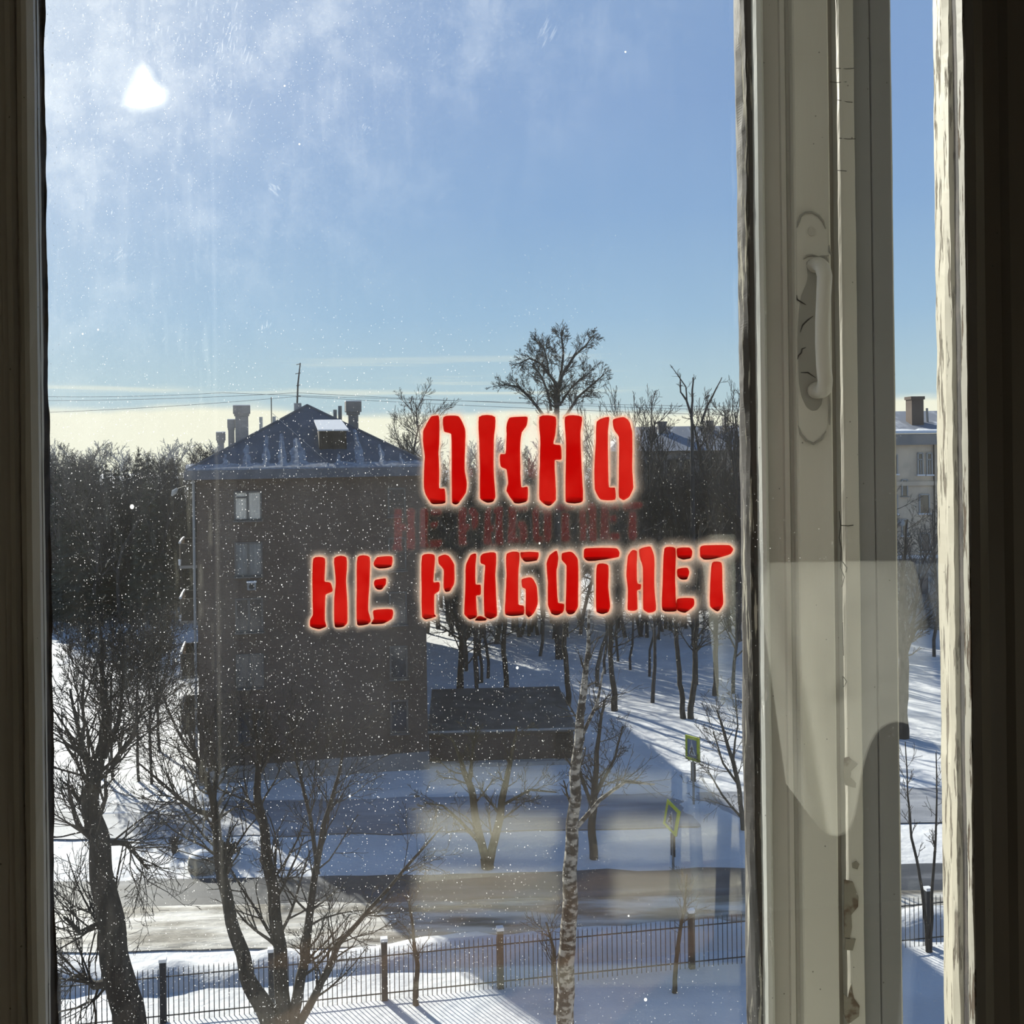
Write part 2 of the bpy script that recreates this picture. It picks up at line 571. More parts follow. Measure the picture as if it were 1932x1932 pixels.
def halo_paint():
    m, t = new_mat('overspray_mist')
    a = t.add('ShaderNodeAttribute', attribute_name='mist')
    n = t.noise(500, 2, t.pos())
    f = t.math('MULTIPLY', t.math('POWER', a.outputs['Fac'], 1.7), t.math('ADD', 0.62, t.math('MULTIPLY', n, 0.4)), clamp=True)
    c = t.mixc(t.ramp(a.outputs['Fac'], 0.55, 1.0), (0.62, 0.50, 0.42), (0.80, 0.42, 0.30))
    tra = t.add('ShaderNodeBsdfTranslucent')
    dif = t.add('ShaderNodeBsdfDiffuse')
    t.put(tra.inputs[0], c)
    t.put(dif.inputs[0], c)
    sh = t.mixs(0.4, tra.outputs[0], dif.outputs[0])
    tr = t.add('ShaderNodeBsdfTransparent')
    t.put(t.out.inputs[0], t.mixs(f, tr.outputs[0], sh))
    return m


M['red'] = red_paint()
M['halo'] = halo_paint()

# ================================================================== THE ROOM AND WINDOW
FLOOR = 14.4
CEIL = 17.3
WZ0, WZ1 = 15.32, 16.86           # window opening
OX0, OX1 = -0.60, 0.98            # our opening
NX0, NX1 = -2.66, -1.24           # neighbouring opening on the left
WY0, WY1 = 0.44, 1.06             # thickness of the outer wall

M['wall'] = basic('room_wall_paint', (0.82, 0.80, 0.68), (0.76, 0.74, 0.62), 3, 0.8)
M['ceil'] = basic('room_ceiling', (0.75, 0.75, 0.72), rough=0.9)
M['floor'] = basic('floor_boards_brown', (0.36, 0.22, 0.13), (0.28, 0.17, 0.10), 4, 0.45, stretch=(1, 6, 1))
M['skirt'] = basic('skirting_paint', (0.78, 0.76, 0.66), rough=0.5)

w = MB()
w.box(-4.2, NX0, WY0, WY1, FLOOR - 0.2, CEIL + 0.2)
w.box(NX1, OX0, WY0, WY1, FLOOR - 0.2, CEIL + 0.2)
w.box(OX1, 4.4, WY0, WY1, FLOOR - 0.2, CEIL + 0.2)
for a, b in ((NX0, NX1), (OX0, OX1)):
    w.box(a, b, WY0, WY1, FLOOR - 0.2, WZ0)
    w.box(a, b, WY0, WY1, WZ1, CEIL + 0.2)
tag(w.build('wall_front', M['wall']), 'pale outer wall of the room around the windows', kind='structure')
w = MB()
w.box(-32, 32, WY0, WY1, -0.5, FLOOR - 0.2)
w.box(-32, 32, WY0, WY1, CEIL + 0.2, CEIL + 1.6)
w.box(-32, -4.2, WY0, WY1, FLOOR - 0.2, CEIL + 0.2)
w.box(4.4, 32, WY0, WY1, FLOOR - 0.2, CEIL + 0.2)
tag(w.build('wall_facade', M['facade']), 'brick street facade of the house the window belongs to', kind='structure')
tag(MB().box(-4.4, 4.6, -4.2, WY0, FLOOR - 0.2, FLOOR).build('floor', M['floor']), 'brown plank floor of the room', kind='structure')
tag(MB().box(-4.4, 4.6, -4.2, WY0, CEIL, CEIL + 0.2).build('ceiling', M['ceil']), 'pale room ceiling', kind='structure')
tag(MB().box(-4.4, -4.2, -4.2, WY0, FLOOR, CEIL).build('wall_left', M['wall']), 'pale left side wall of the room', kind='structure')
tag(MB().box(4.4, 4.6, -4.2, WY0, FLOOR, CEIL).build('wall_right', M['wall']), 'pale right side wall of the room', kind='structure')
BR = Matrix.Translation((0, -2.2, 0)) @ Matrix.Rotation(math.radians(-9), 4, 'Z')
tag(MB().box(-4.2, 4.3, -0.2, 0, FLOOR, CEIL, BR).build('wall_back', M['wall']), 'pale back wall of the room lit by sun patches', kind='structure')
tag(MB().box(-4.2, 4.3, 0, 0.02, FLOOR, FLOOR + 0.09, BR).build('baseboard_back', M['skirt']), 'pale skirting along the back wall', kind='structure')


def PX(px, y):
    return (px - CX) / F * y


ZA, ZB = WZ0, WZ1

# --- inner sash -----------------------------------------------------------
win1 = thing('window_1', 'inner sash with the large pane carrying the red lettering', None, (0, 0.69, WZ0), kind='structure')
m = MB()
y0 = 0.678
prof = [(-0.58, y0), (PX(8, y0), y0), (PX(11, y0), y0 - 0.002), (PX(24, y0), y0 - 0.002), (PX(27, y0), y0 - 0.006), (PX(38, y0), y0 - 0.0075), (PX(44, y0), y0 - 0.004),
        (PX(50, y0), y0 - 0.007), (PX(60, y0), y0 - 0.0085), (PX(68, y0), y0 - 0.007), (PX(73, 0.676), 0.676), (PX(73, 0.676), 0.683), (-0.296, 0.70), (-0.305, 0.722), (-0.58, 0.722)]
m.upright(prof, ZA, ZB, 90, 0.0006, 3)
m.build('stile', M['left_stile'], win1)['label'] = 'dim moulded left stile of the inner sash'
m = MB()
prof = [(PX(74, 0.676), 0.680), (PX(76, 0.681), 0.681), (PX(91, 0.690), 0.6885), (PX(94, 0.690), 0.690), (-0.300, 0.692), (-0.300, 0.680)]
m.upright(prof, ZA, ZB, 330, 0.0016, 17, [0, 0.4, 1.0, 1.3, 0, 0])
m.build('shaded_reveal', M['black_gap'], win1)['label'] = 'ragged left reveal beside the pane, its shade painted black'  # black colour stands for shade on the left reveal
# right stile: room face darkened in colour for its shade, sun-lit reveal
xr = PX(1832, 0.675)
m = MB()
prof = [(xr, 0.677), (xr + 0.004, 0.673), (xr + 0.010, 0.675), (xr + 0.012, 0.680), (xr + 0.022, 0.680), (xr + 0.026, 0.676), (xr + 0.034, 0.676), (xr + 0.036, 0.682), (xr + 0.13, 0.682), (xr + 0.13, 0.72), (xr + 0.009, 0.72), (xr + 0.009, 0.684), (xr + 0.001, 0.682)]
m.upright(prof, ZA, ZB, 60, 0.0004, 5)
m.build('stile', M['dark_stile'], win1)['label'] = 'right stile of the inner sash, its shade painted near-black'
m = MB()
prof = [(xr + 0.009, 0.6775), (xr - 0.0008, 0.678), (xr - 0.0012, 0.686), (xr + 0.0005, 0.688), (xr + 0.009, 0.688)]
m.upright(prof, ZA, ZB, 260, 0.0009, 31)
m.build('reveal_strip', M['sun_paint2'], win1)['label'] = 'flaking grey-cream strip on the room side of the pane edge'
m = MB()
prof = [(xr + 0.009, 0.6882), (xr + 0.0010, 0.6882), (xr + 0.0012, 0.699), (xr + 0.009, 0.699)]
m.upright(prof, ZA, ZB, 120, 0.0005, 33)
m.build('pane_groove', M['black_gap'], win1)['label'] = 'dark crack between pane and frame'
m = MB()
prof = [(xr + 0.009, 0.699), (xr - 0.0012, 0.700), (xr - 0.0026, 0.706), (xr - 0.0022, 0.7225), (xr + 0.009, 0.7225)]
m.upright(prof, ZA, ZB, 260, 0.0010, 37)
m.build('putty_strip', M['sun_paint'], win1)['label'] = 'bright sun-lit cream putty strip beside the pane'
MB().box(-0.58, xr + 0.13, 0.676, 0.722, WZ1 - 0.10, WZ1 - 0.02).build('top_rail', M['left_stile'], win1)
MB().box(-0.58, xr + 0.13, 0.676, 0.722, WZ0 + 0.01, WZ0 + 0.09).build('bottom_rail', M['left_stile'], win1)
YP = 0.690
pane1 = None
MB().box(-0.58, -0.311, 0.7225, 0.726, WZ0, WZ1).build('reflection_mask', M['rough_wood'], win1)['label'] = 'added dark board that cuts the mirror image of the left stile'  # unseen board added to darken the stile's reflection in the outer pane


def make_pane(name, x0, x1, z0, z1, y, dusty, parent, dusty_back=True):
    m = MB()
    m.box(x0, x1, y, y + 0.003, z0, z1)
    m.mi[4 if dusty_back else 2] = 1
    o = m.build(name, [M['glass'], dusty], parent, fixn=False)
    return o


pane1 = make_pane('pane', -0.30, xr + 0.0008, WZ0 + 0.05, WZ1 - 0.06, YP, M['glass_in'], win1)
pane1['label'] = 'large window pane stencilled in red'

# --- second inner leaf, right of the dark stile (outside the picture) ------
win5 = thing('window_5', 'second inner leaf right of the dark stile', None, (0.7, 0.69, WZ0), kind='structure')
MB().box(xr + 0.132, xr + 0.19, 0.676, 0.722, WZ0, WZ1).build('stile', M['dark_stile'], win5)
MB().box(0.90, 0.96, 0.676, 0.722, WZ0, WZ1).build('stile', M['dark_stile'], win5)
MB().box(xr + 0.132, 0.96, 0.676, 0.722, WZ0 + 0.01, WZ0 + 0.08).build('bottom_rail', M['dark_stile'], win5)
MB().box(xr + 0.132, 0.96, 0.676, 0.722, WZ1 - 0.09, WZ1 - 0.02).build('top_rail', M['dark_stile'], win5)
make_pane('pane', xr + 0.18, 0.91, WZ0 + 0.06, WZ1 - 0.07, YP, M['glass_side'], win5)

# --- outer casements --------------------------------------------------------
YF = 0.90
win2 = thing('window_2', 'outer left casement with cream meeting stile and handle', None, (0.2, 0.92, WZ0), kind='structure')
m = MB()
prof = [(PX(1427, YF), 0.925), (PX(1427, YF), 0.893), (PX(1431, YF), 0.889), (PX(1438, YF), 0.8875), (PX(1443, YF), 0.8895), (PX(1446, YF), 0.895), (PX(1446, YF), 0.925)]
m.upright(prof, ZA, ZB, 160, 0.0004, 41)
m.build('glazing_bead', M['bead'], win2)['label'] = 'glossy pale bead along the cream stile'
m = MB()
prof = [(PX(1446, YF), 0.896), (PX(1448, YF), 0.8975), (PX(1476, YF), 0.8985), (PX(1478, YF), 0.8955), (PX(1486, YF), 0.8950), (PX(1490, YF), 0.8985), (PX(1496, YF), 0.8985), (PX(1496, YF), 0.945), (PX(1446, YF), 0.945)]
m.upright(prof, ZA, ZB, 80, 0.0003, 43)
m.build('stile', M['cream'], win2)['label'] = 'cream painted meeting stile'
m = MB()
prof = [(PX(1496, YF), 0.90), (PX(1496.5, YF), 0.888), (PX(1499, YF), 0.886), (PX(1560, YF), 0.886), (PX(1563, YF), 0.888), (PX(1564, YF), 0.90)]
m.upright(prof, ZA, ZB, 120, 0.00035, 47)
m.build('cover_strip', M['cream_light'], win2)['label'] = 'raised cream cover strip behind the handle'
m = MB()
prof = [(PX(1405, YF), 0.914), (PX(1409, YF), 0.906), (PX(1415, YF), 0.901), (PX(1421, YF), 0.902), (PX(1427, YF), 0.900), (PX(1428, YF), 0.935), (PX(1412, YF), 0.935)]
m.upright(prof, ZA, ZB, 700, 0.0020, 51, [1.1, 1, 0.7, 0.7, 0.3, 0, 0.5])
m.build('bare_edge', M['rough_wood'], win2)['label'] = 'splintered bare wood along the pane edge'
MB().box(-0.60, -0.53, 0.895, 0.945, ZA, ZB).build('stile', M['cream'], win2)
MB().box(-0.60, PX(1496, YF), 0.895, 0.945, ZA, ZA + 0.06).build('bottom_rail', M['cream'], win2)
MB().box(-0.60, PX(1496, YF), 0.895, 0.945, ZB - 0.05, ZB).build('top_rail', M['cream'], win2)
pane2 = make_pane('pane', -0.535, PX(1418, YF), WZ0 + 0.05, WZ1 - 0.04, 0.928, M['glass_out'], win2, False)
pane2['label'] = 'outer dusty pane with sun glare painted into its upper left corner'

# handle: back plate, grey patch painted for the grip's shade, bar
def poly_px(pts, y, org=(0, 0), sc=1.0):
    return [(lambda q: (q.x, q.z))(P(org[0] + a / sc, org[1] + b / sc, y)) for a, b in pts]


def smooth_closed(pts, k=3):
    out = []
    n = len(pts)
    for i in range(n):
        p0, p1, p2, p3 = (Vector(pts[(i + j - 1) % n]) for j in range(4))
        for s in range(k):
            t = s / k
            # chord-limited Catmull-Rom
            a = (p2 - p0) * 0.32
            b = (p3 - p1) * 0.32
            L = (p2 - p1).length
            if a.length > L * 0.7:
                a *= L * 0.7 / a.length
            if b.length > L * 0.7:
                b *= L * 0.7 / b.length
            h1 = 2 * t ** 3 - 3 * t ** 2 + 1
            h2 = -2 * t ** 3 + 3 * t ** 2
            h3 = t ** 3 - 2 * t ** 2 + t
            h4 = t ** 3 - t ** 2
            q = p1 * h1 + p2 * h2 + a * h3 + b * h4
            out.append((q.x, q.y))
    return out


handle = link('handle', None, win2)
handle['label'] = 'painted pull handle on the cream stile'
hz = (1400, 380)
plate = [(415, 200), (430, 150), (450, 105), (490, 82), (530, 82), (580, 110), (620, 160), (640, 215), (655, 300), (660, 700), (662, 1300), (655, 1600), (640, 1720), (600, 1800), (550, 1840), (500, 1835), (450, 1790), (430, 1720), (425, 1500), (418, 900), (415, 400)]
MB().prism(poly_px(smooth_closed(plate, 2), 0.885, hz, 4.0267), 0.8845, 0.8885).build('back_plate', M['cream_light'], handle)
shade_and_ridge = [(490, 460), (560, 425), (640, 410), (660, 470), (655, 900), (660, 1440), (615, 1480), (605, 1540), (570, 1585), (530, 1590), (490, 1560), (455, 1490), (432, 1380), (425, 1180), (420, 1050), (430, 850), (450, 720), (490, 620), (500, 560)]
MB().prism(poly_px(smooth_closed(shade_and_ridge, 2), 0.8843, hz, 4.0267), 0.8842, 0.8846).build('grip_shade', M['shade_and_ridge'], handle)['label'] = 'grey patch painted in for shade behind the grip'
scr = [(527 + 28 * math.cos(a * math.pi / 6), 228 + 36 * math.sin(a * math.pi / 6)) for a in range(12)]
MB().prism(poly_px(scr, 0.8843, hz, 4.0267), 0.8836, 0.8846).build('screw_head', M['cream'], handle)
cracks = [[(415, 710), (418, 745), (450, 765), (485, 785)], [(540, 872), (500, 900), (460, 940), (442, 995)], [(485, 1108), (455, 1122), (450, 1150), (428, 1170), (422, 1200)],
          [(445, 1300), (500, 1300), (560, 1340)]]
for c in cracks:
    pts = [P(hz[0] + a / 4.0267, hz[1] + b / 4.0267, 0.8840) for a, b in c]
    MB().tube(pts, [0.0002] + [0.0006] * (len(pts) - 2) + [0.0002], 4).build('crack', M['crack'], handle)
for c in ([(415, 200), (428, 160), (445, 112), (480, 86), (530, 82), (580, 108), (615, 152), (635, 210)],
          [(425, 1700), (445, 1765), (490, 1820), (545, 1842), (600, 1805), (640, 1745)],
          [(465, 440), (490, 415), (530, 408), (580, 418)], [(490, 480), (510, 452), (550, 435), (600, 420), (660, 412)],
          [(662, 330), (664, 380), (680, 412)], [(662, 1470), (668, 1600), (668, 1700)]):
    pts = [P(hz[0] + a / 4.0267, hz[1] + b / 4.0267, 0.8842) for a, b in c]
    MB().tube(pts, [0.0003] + [0.0011] * (len(pts) - 2) + [0.0003], 5).build('paint_ridge', M['shade_and_ridge'], handle)
bar = [(1538, 501, 0.886, 0.0085), (1544, 498, 0.872, 0.0075), (1551, 503, 0.858, 0.0070), (1556, 520, 0.850, 0.0068), (1554, 560, 0.847, 0.0066), (1552, 610, 0.8465, 0.0066), (1552, 650, 0.8468, 0.0066), (1554, 690, 0.848, 0.0067), (1557, 718, 0.851, 0.0068), (1555, 734, 0.860, 0.0072), (1549, 738, 0.873, 0.0080), (1540, 735, 0.886, 0.0105)]
pts, rad = [], []
for i in range(len(bar) - 1):
    for s in range(4):
        t = s / 4
        a, b = bar[i], bar[i + 1]
        pts.append(P(a[0] + (b[0] - a[0]) * t, a[1] + (b[1] - a[1]) * t, a[2] + (b[2] - a[2]) * t))
        rad.append((a[3] + (b[3] - a[3]) * t) * 0.86)
MB().tube(pts, rad, 14, True, 0.85).build('grip', M['cream'], handle, smooth=True)

win3 = thing('window_3', 'outer right casement with grey stile and peeling bead', None, (0.3, 0.92, WZ0), kind='structure')
m = MB()
prof = [(PX(1564, YF), 0.906), (PX(1583, YF), 0.906), (PX(1583, YF), 0.93), (PX(1564, YF), 0.93)]
m.upright(prof, ZA, ZB, 40, 0.0002, 57)
m.build('groove_strip', M['groove'], win3)['label'] = 'darker brown groove beside the cover strip'
m = MB()
prof = [(PX(1582, YF), 0.905), (PX(1583, YF), 0.894), (PX(1586, YF), 0.8915), (PX(1590, YF), 0.891), (PX(1613, YF), 0.892), (PX(1615, YF), 0.894), (PX(1615, YF), 0.93), (PX(1582, YF), 0.93)]
m.upright(prof, ZA, ZB, 200, 0.0005, 59)
bead3 = m.build('bead', M['cream_light'], win3)
bead3['label'] = 'cream bead with flaked-off patches'
m = MB()
prof = [(PX(1615, YF), 0.8955), (PX(1645, YF), 0.8955), (PX(1647, YF), 0.8975), (PX(1649, YF), 0.8955), (PX(1684, YF), 0.8955), (PX(1685, YF), 0.90), (PX(1685, YF), 0.94), (PX(1615, YF), 0.94)]
m.upright(prof, ZA, ZB, 60, 0.0002, 61)
m.build('stile', M['grey_paint'], win3)['label'] = 'dull grey painted stile'
m = MB()
prof = [(PX(1684, YF), 0.903), (PX(1686, YF), 0.899), (PX(1690, YF), 0.900), (PX(1692, YF), 0.906), (PX(1692, YF), 0.932), (PX(1684, YF), 0.932)]
m.upright(prof, ZA, ZB, 120, 0.0004, 63)
m.build('edge_putty', M['cream'], win3)
MB().box(0.93, 0.98, 0.895, 0.945, ZA, ZB).build('stile', M['cream'], win3)
MB().box(PX(1600, YF), 0.98, 0.897, 0.945, ZA, ZA + 0.06).build('bottom_rail', M['cream'], win3)
MB().box(PX(1600, YF), 0.98, 0.897, 0.945, ZB - 0.05, ZB).build('top_rail', M['cream'], win3)
make_pane('pane', PX(1688, YF), 0.94, WZ0 + 0.05, WZ1 - 0.04, 0.928, M['glass_side'], win3, False)['label'] = 'clearer narrow pane right of the post'
flakes = [[(745, 105), (775, 98), (800, 120), (835, 145), (790, 190), (785, 230), (822, 270), (820, 300), (790, 295), (745, 280), (740, 200)],
          [(745, 910), (800, 920), (838, 1020), (835, 1085), (790, 1140), (795, 1220), (780, 1300), (745, 1290), (742, 1100)],
          [(752, 1290), (820, 1300), (800, 1375), (748, 1370)],
          [(740, 1660), (770, 1690), (790, 1595), (808, 1690), (845, 1740), (840, 1810), (770, 1862), (742, 1800)],
          [(795, 800), (825, 785), (845, 805), (830, 840), (800, 830)]]
for fl in flakes:
    MB().prism(poly_px(fl, 0.8908, (1380, 1400), 3.5), 0.8902, 0.8915).build('flaked_patch', M['bare'], bead3)
for c in [[(650, 540), (700, 545), (760, 540)], [(690, 450), (760, 455), (810, 450)], [(700, 660), (760, 672), (800, 676)], [(712, 912), (770, 918), (820, 916)], [(700, 1125), (760, 1130)]]:
    pts = [P(1380 + a / 3.5, b / 3.5, 0.8912) for a, b in c]
    MB().tube(pts, 0.00025, 4).build('crack', M['crack'], bead3)
for c in [[(712, 225), (722, 320), (712, 400), (725, 470), (722, 600), (745, 660), (730, 730)], [(722, 320), (770, 322), (805, 318)], [(735, 560), (762, 600), (755, 630)], [(735, 960), (738, 1100), (740, 1180)], [(735, 1315), (762, 1350), (740, 1390), (735, 1315)]]:
    pts = [P(1380 + a / 3.5, 900 + b / 3.5, 0.8905) for a, b in c]
    MB().tube(pts, 0.00035, 4).build('crack', M['crack'], bead3)
pts = [P(1380 + a / 3.5, 900 + b / 3.5, 0.8985) for a, b in [(432, 1380), (440, 1450), (443, 1580)]]
MB().tube(pts, [0.0003, 0.0009, 0.0002], 4).build('crack', M['crack'], win2)

# --- neighbouring window on the left (out of view; its sun patches fall on the back wall)
win4 = thing('window_4', 'neighbouring window left of the picture that lets sun onto the back wall', None, ((NX0 + NX1) / 2, 0.9, WZ0), kind='structure')
cxn = -2.05
MB().box(cxn - 0.06, cxn + 0.06, 0.88, 0.93, WZ0, WZ1).build('mullion', M['cream'], win4)
for xx in (NX0, NX1 - 0.06):
    MB().box(xx, xx + 0.06, 0.88, 0.93, WZ0, WZ1).build('stile', M['cream'], win4)
for zz, hh in ((WZ0, 0.06), (16.76, 0.10), (16.575, 0.06), (16.365, 0.02)):
    MB().box(NX0, NX1, 0.88, 0.93, zz, zz + hh).build('rail', M['cream'], win4)
make_pane('pane', NX0 + 0.03, NX1 - 0.03, WZ0 + 0.03, WZ1 - 0.03, 0.905, M['glass_side'], win4)
for r_ in (win1, win2, win3, win4, win5):
    rebase(r_)

# --- added rack and cloth, made up to mirror a pale shape over the post
rack = thing('reflection_rack', 'added steel rack behind the viewer holding the cloth mirrored over the post', 'rack', (0.47, -0.22, FLOOR))
M['cloth'] = basic('pale_cloth', (0.74, 0.73, 0.66), (0.66, 0.65, 0.58), 8, 0.9, stretch=(1, 1, 0.2))
MB().tube([(-0.15, 0, 1.40), (0.15, 0, 1.40)], 0.012, 8, True).build('top_bar', M['steel'], rack)
for sx_ in (-0.15, 0.15):
    for sy_ in (-0.3, 0.3):
        MB().tube([(sx_, 0, 1.41), (sx_, sy_, 0.0)], 0.011, 8, True).build('leg', M['steel'], rack)
    MB().tube([(sx_, -0.19, 0.48), (sx_, 0.19, 0.48)], 0.009, 6, True).build('brace', M['steel'], rack)
c_ = MB()
NU, NV = 36, 30
for j in range(NV + 1):
    t = j / NV
    ang = math.pi * min(1, max(0, (t - 0.42) / 0.06))
    drop = max(0.0, 0.42 - t) / 0.42 * 0.74 if t < 0.45 else max(0.0, t - 0.48) / 0.52 * 0.85
    yy = 0.016 * math.cos(ang)
    for i in range(NU + 1):
        u = i / NU
        f_ = 0.03 * math.sin(u * 17 + 1.3 * math.sin(u * 5)) * min(1, drop * 3)
        c_.v.append(Vector((-0.12 + 0.23 * u + 0.02 * drop * math.sin(u * 9), yy + (0.6 * f_ + drop * 0.22) * (1 if yy > 0 else -1), 1.416 - drop * 0.36 - 0.10 * drop * math.sin(u * 7))))
for j in range(NV):
    for i in range(NU):
        c_.face(j * (NU + 1) + i, j * (NU + 1) + i + 1, (j + 1) * (NU + 1) + i + 1, (j + 1) * (NU + 1) + i)
cl = c_.build('reflected_cloth', M['cloth'], smooth=True, fixn=False)
cl.location = rack.location
tag(cl, 'added pale cloth mirrored in the pane in place of the viewer', 'cloth')

# --- red stencilled lettering on the inner pane ------------------------------
A0, SA = (760, 600), 2.76
B0, SB = (80, 600), 2.6108
LET = [
    ('first О', A0, SA, [
        [(150, 512), (188, 512), (190, 640), (186, 700), (190, 800), (190, 885), (218, 890), (222, 960), (200, 968), (150, 966), (112, 900), (110, 800), (114, 720), (106, 650), (106, 590), (130, 540)],
        [(212, 515), (290, 512), (325, 580), (325, 660), (322, 780), (333, 860), (328, 910), (290, 965), (272, 972), (256, 960), (254, 800), (252, 605), (215, 590)]]),
    ('К', A0, SA, [
        [(397, 515), (480, 515), (474, 640), (474, 800), (482, 930), (470, 956), (440, 962), (402, 938), (402, 800), (398, 650)],
        [(555, 520), (600, 514), (648, 515), (645, 560), (620, 595), (612, 650), (612, 780), (618, 880), (650, 880), (648, 950), (610, 966), (580, 962), (540, 900), (548, 860), (540, 790), (512, 775), (505, 740), (508, 710), (535, 705), (540, 600), (540, 560)]]),
    ('Н in the upper word', A0, SA, [
        [(712, 515), (795, 515), (795, 600), (785, 655), (822, 665), (826, 735), (792, 742), (795, 850), (797, 945), (775, 972), (752, 978), (712, 945), (712, 800), (716, 650)],
        [(845, 515), (932, 515), (925, 600), (930, 750), (938, 900), (936, 955), (895, 966), (848, 955), (848, 800), (850, 650)]]),
    ('paler О at the end of the upper word', A0, SA, [
        [(1010, 540), (1050, 518), (1075, 518), (1068, 600), (1070, 800), (1075, 880), (1105, 885), (1105, 945), (1030, 945), (1000, 890), (998, 760), (1005, 650)],
        [(1095, 530), (1150, 516), (1180, 540), (1195, 600), (1195, 800), (1200, 880), (1180, 930), (1150, 948), (1125, 930), (1125, 800), (1125, 620), (1100, 580)]]),
    ('Н starting the lower line', B0, SB, [
        [(1335, 1185), (1392, 1185), (1390, 1295), (1420, 1305), (1430, 1345), (1395, 1365), (1392, 1490), (1398, 1520), (1360, 1533), (1320, 1520), (1318, 1490), (1332, 1460), (1330, 1320)],
        [(1438, 1182), (1498, 1180), (1496, 1300), (1502, 1400), (1502, 1500), (1480, 1522), (1440, 1520), (1438, 1380), (1445, 1300)]]),
    ('Е in the short word', B0, SB, [
        [(1552, 1178), (1612, 1178), (1610, 1320), (1605, 1440), (1618, 1490), (1600, 1510), (1550, 1510), (1548, 1340)],
        [(1632, 1205), (1650, 1178), (1722, 1175), (1718, 1225), (1660, 1235), (1635, 1222)],
        [(1640, 1290), (1690, 1282), (1692, 1310), (1670, 1338), (1645, 1335), (1632, 1310)],
        [(1632, 1440), (1722, 1435), (1722, 1480), (1680, 1505), (1620, 1508), (1632, 1480)]]),
    ('Р', A0, SA, [
        [(100, 1238), (165, 1235), (162, 1330), (160, 1375), (190, 1375), (190, 1420), (165, 1440), (165, 1540), (172, 1555), (120, 1570), (100, 1555), (98, 1450)],
        [(185, 1245), (215, 1232), (240, 1240), (268, 1285), (268, 1380), (245, 1422), (222, 1425), (212, 1400), (212, 1310), (188, 1280)]]),
    ('first А of the long word', A0, SA, [
        [(352, 1235), (382, 1228), (378, 1300), (380, 1385), (405, 1390), (405, 1440), (382, 1448), (385, 1520), (385, 1555), (350, 1570), (320, 1540), (325, 1420), (328, 1290)],
        [(405, 1240), (425, 1225), (485, 1225), (482, 1340), (488, 1480), (490, 1550), (455, 1568), (425, 1550), (422, 1400), (428, 1290), (405, 1275)],
        [(386, 1558), (405, 1552), (437, 1566), (430, 1576), (378, 1576)]]),
    ('Б', A0, SA, [
        [(540, 1228), (606, 1222), (602, 1330), (602, 1490), (630, 1500), (628, 1545), (560, 1552), (532, 1540), (535, 1450), (540, 1340)],
        [(615, 1220), (705, 1220), (698, 1262), (640, 1270), (618, 1250)],
        [(620, 1360), (670, 1352), (698, 1400), (702, 1490), (680, 1540), (655, 1558), (640, 1540), (640, 1415), (622, 1400)]]),
    ('О in the long word', A0, SA, [
        [(765, 1235), (800, 1212), (810, 1250), (800, 1330), (808, 1480), (840, 1490), (835, 1530), (805, 1548), (775, 1540), (755, 1490), (755, 1380), (748, 1280)],
        [(830, 1225), (880, 1218), (912, 1260), (912, 1500), (890, 1540), (862, 1542), (848, 1520), (852, 1290), (828, 1260)]]),
    ('Т in the middle of the long word', A0, SA, [
        [(945, 1205), (960, 1198), (1110, 1198), (1128, 1220), (1122, 1245), (1000, 1265), (960, 1265), (942, 1245)],
        [(1012, 1285), (1070, 1288), (1070, 1400), (1080, 1500), (1070, 1530), (1040, 1542), (1008, 1528), (1006, 1400)]]),
    ('pale second А of the long word', A0, SA, [
        [(1172, 1240), (1195, 1208), (1220, 1215), (1218, 1300), (1222, 1380), (1240, 1388), (1238, 1412), (1220, 1420), (1222, 1515), (1200, 1525), (1170, 1518), (1172, 1420), (1165, 1340)],
        [(1232, 1205), (1290, 1190), (1310, 1250), (1310, 1400), (1318, 1520), (1282, 1535), (1252, 1515), (1250, 1300), (1235, 1250)]]),
    ('Е of the long word', A0, SA, [
        [(1362, 1200), (1420, 1200), (1418, 1350), (1422, 1470), (1425, 1525), (1352, 1522), (1352, 1400)],
        [(1428, 1200), (1490, 1195), (1508, 1215), (1500, 1250), (1460, 1258), (1430, 1245)],
        [(1430, 1308), (1480, 1300), (1492, 1325), (1480, 1360), (1450, 1362), (1430, 1345)],
        [(1430, 1462), (1512, 1460), (1515, 1500), (1470, 1535), (1428, 1520)]]),
    ('Т ending the lower line', A0, SA, [
        [(1550, 1190), (1590, 1183), (1700, 1183), (1720, 1205), (1705, 1230), (1620, 1255), (1570, 1258), (1548, 1240)],
        [(1610, 1275), (1660, 1275), (1665, 1400), (1668, 1490), (1640, 1528), (1600, 1500), (1600, 1400)]]),
]
PALE = {'paler О at the end of the upper word': 0.42, 'pale second А of the long word': 0.35, 'Б': 0.15, 'Р': 0.2, 'Е in the short word': 0.0}


def outline_normals(pts):
    n = len(pts)
    area = sum(pts[i][0] * pts[(i + 1) % n][1] - pts[(i + 1) % n][0] * pts[i][1] for i in range(n))
    sg = 1 if area > 0 else -1
    out = []
    for i in range(n):
        a = Vector(pts[i - 1])
        b = Vector(pts[(i + 1) % n])
        t = (b - a).normalized()
        out.append(Vector((t.y, -t.x)) * sg)
    return out


